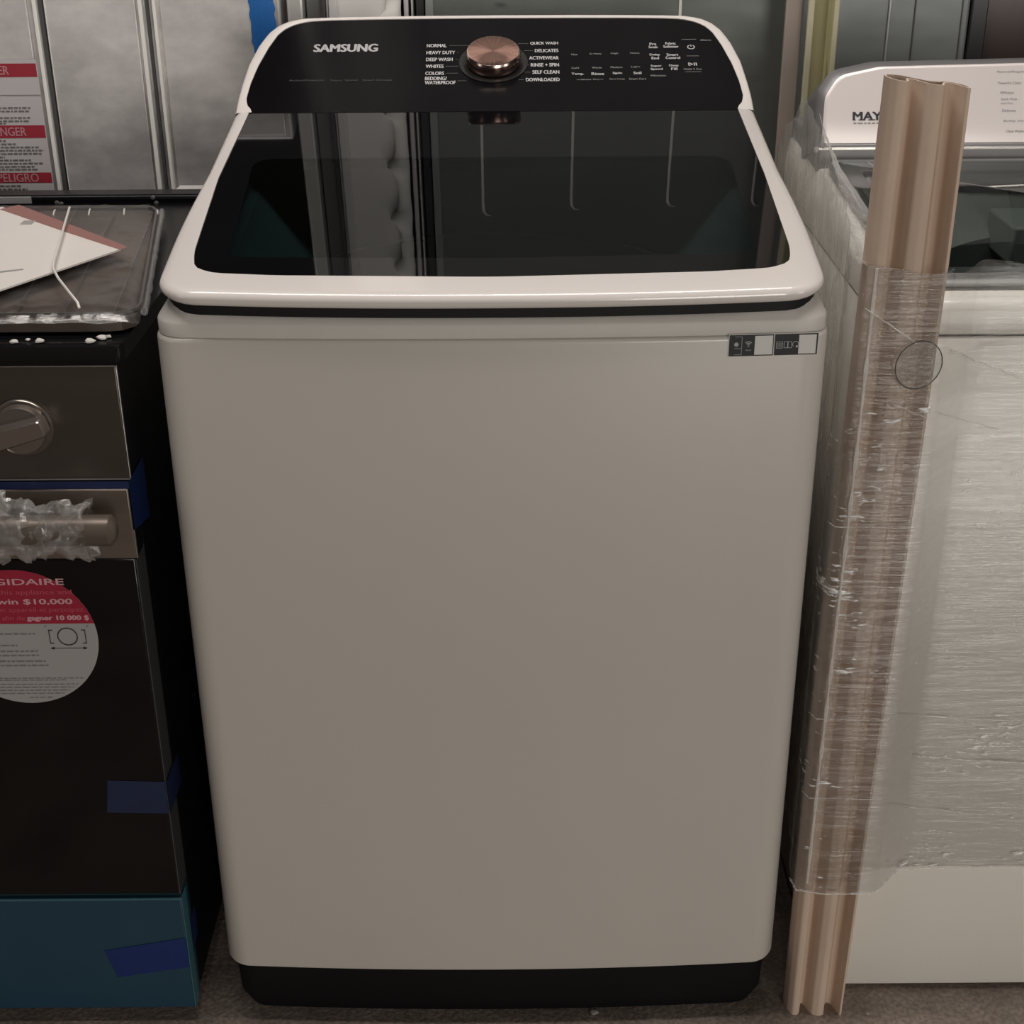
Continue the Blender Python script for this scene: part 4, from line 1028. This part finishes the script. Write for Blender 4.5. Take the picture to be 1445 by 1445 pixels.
sheet('front_sheet', [(.3620, .036), (.3625, .010), (.3700, -.0045), (.45, -.0075), (.4600, -.004), (.4970, .0375), (1.09, .0405)],
      lambda x, y: .78 + .05 * (x - .36), .30, 60, film('stretch_film_second_layer', .05, rough=.18, gl=.15, scale=6, sc=(1, 1, 20), bump=.6, opmin=.0, lo=.4, hi=.8), .0018, (7, 70), FF, 'second turn of film', 160)
sheet('side_sheet', [(.3600, .030), (.372, .09), (.384, .20), (.392, .35), (.396, .50), (.396, .62), (.405, .72)],
      lambda x, y: .985 + .078 * min(1, max(0, (y - .03) / .47)) ** .8 - max(0, y - .5) * .5, .20, 90, F2, .006, (16, 10), FF, 'cloudy film over the left side of the washer', 140)
# a fold lying from the post to the console corner
mb = MB(); rows = []
for j in range(13):
    v = j / 12; row = []
    for i in range(61):
        u = i / 60; y = .012 + .50 * u; xb = .366 + .05 * u
        z = .985 + .065 * u ** .85 + .004 * noise.noise(Vector((u * 9, v * 3, 1)))
        x = xb + v * (.034 - .020 * u); z -= v * (.010 + .03 * u) - .003 * noise.noise(Vector((u * 22, v * 8, 2)))
        row.append((x, y, z))
    rows.append(row)
mb.loft(rows, False); P('folded_edge', mb, F2, FF, smooth=80)['label'] = 'upper film edge drawn up to the console corner'
# long crease lines of bunched film
CRE = film('film_crease', .80, col=(.97,.97,.95), rough=.25, gl=.8, scale=120, bump=.8, opmin=.10)
def crease(pts, r, seed):
    mb = MB(); P_ = []
    for k in range(len(pts) - 1):
        for i in range(14):
            t_ = i / 14; a = Vector(pts[k]).lerp(Vector(pts[k + 1]), t_); a.z += .0012 * noise.noise(Vector((k * 3 + t_ * 9, seed, 0))); P_.append(a)
    mb.tube(P_, [r * max(.15, .7 + .9 * noise.noise(Vector((i * .55, seed, 2)))) for i in range(len(P_))], 5); return mb
for nm, pts, r in (('crease', [(.372, -.0095, .945), (.432, -.0100, .905)], .0011), ('crease', [(.478, .0385, .884), (.515, .0395, .868), (.56, .0395, .850)], .0012),
                   ('crease', [(.412, -.0100, .842), (.452, -.0080, .824)], .0010), ('crease', [(.475, .0390, .812), (.55, .0395, .79)], .0008),
                   ('crease', [(.50, .0395, .372), (.56, .0380, .366), (.66, .0390, .358)], .0014), ('crease', [(.478, .0390, .300), (.60, .0390, .283)], .0011),
                   ('crease', [(.475, .0390, .430), (.62, .0390, .420)], .0011)):
    P(nm, crease(pts, r, len(pts) + pts[0][2] * 9), CRE, FF)
P('lower_hem', crease([(.3590, .020, .205), (.362, -.003, .206), (.395, -.0095, .2045), (.450, -.0095, .2045), (.4605, -.004, .205), (.495, .035, .204), (.54, .0395, .2035), (.75, .039, .203)], .0016, 8), CRE, FF)
P('post_edge_highlight', crease([(.3805, -.008, .985), (.3795, -.0085, .80), (.3770, -.0085, .60), (.3745, -.0085, .40), (.3735, -.0085, .208)], .0022, 5), film('film_edge_highlight', .95, col=(.97,.95,.92), rough=.15, gl=.5, scale=90, bump=.6, opmin=.6), FF)['label'] = 'film edge with its bright reflection painted white, running down the cardboard'  # film edge; its highlight is put into the near-white colour
for zz_ in (.700, .628, .455, .345):
    P('crease', crease([(.3605, .012, zz_ - .002), (.366, -.006, zz_), (.40, -.0085, zz_ + .001), (.436, -.0085, zz_ - .001), (.454, -.007, zz_ - .001)], .0007, zz_ * 50), CRE, FF)
# round clear sticker under the film
MD = Matrix.Translation((.433, -.0088, .884)) @ Matrix.Rotation(R(90), 4, 'X') @ Matrix.Rotation(R(12), 4, 'Y')
RD = mat('dull_translucent_label', (.30, .29, .26), .5)
mb = MB().lathe([(.0262, 0), (.0262, .0004), (.0250, .0004), (.0250, 0), (.0262, 0)], 56, MD, cap=False)
o = P('round_label', mb, mat('label_rim', (.06, .06, .055), .5), FF); o['label'] = 'round clear label with a dark rim'
mb = MB().lathe([(.0250, .0002), (.0001, .0002)], 56, MD, cap=False)
SP('label_face', mb, film('label_face', .35, col=(.25, .25, .22), rough=.3, gl=.15, scale=80, opmin=.2), o)

# debris in the shelf-like dark gap left of the washer plinth
tag(crumb('floor_pebble', (-.372, .20, 0), .012, 50, mat('brown_grit', (.10, .08, .07), .8)), 'brownish lump on the dark floor between the range and the washer plinth', 'pebble', 'grit on the floor')
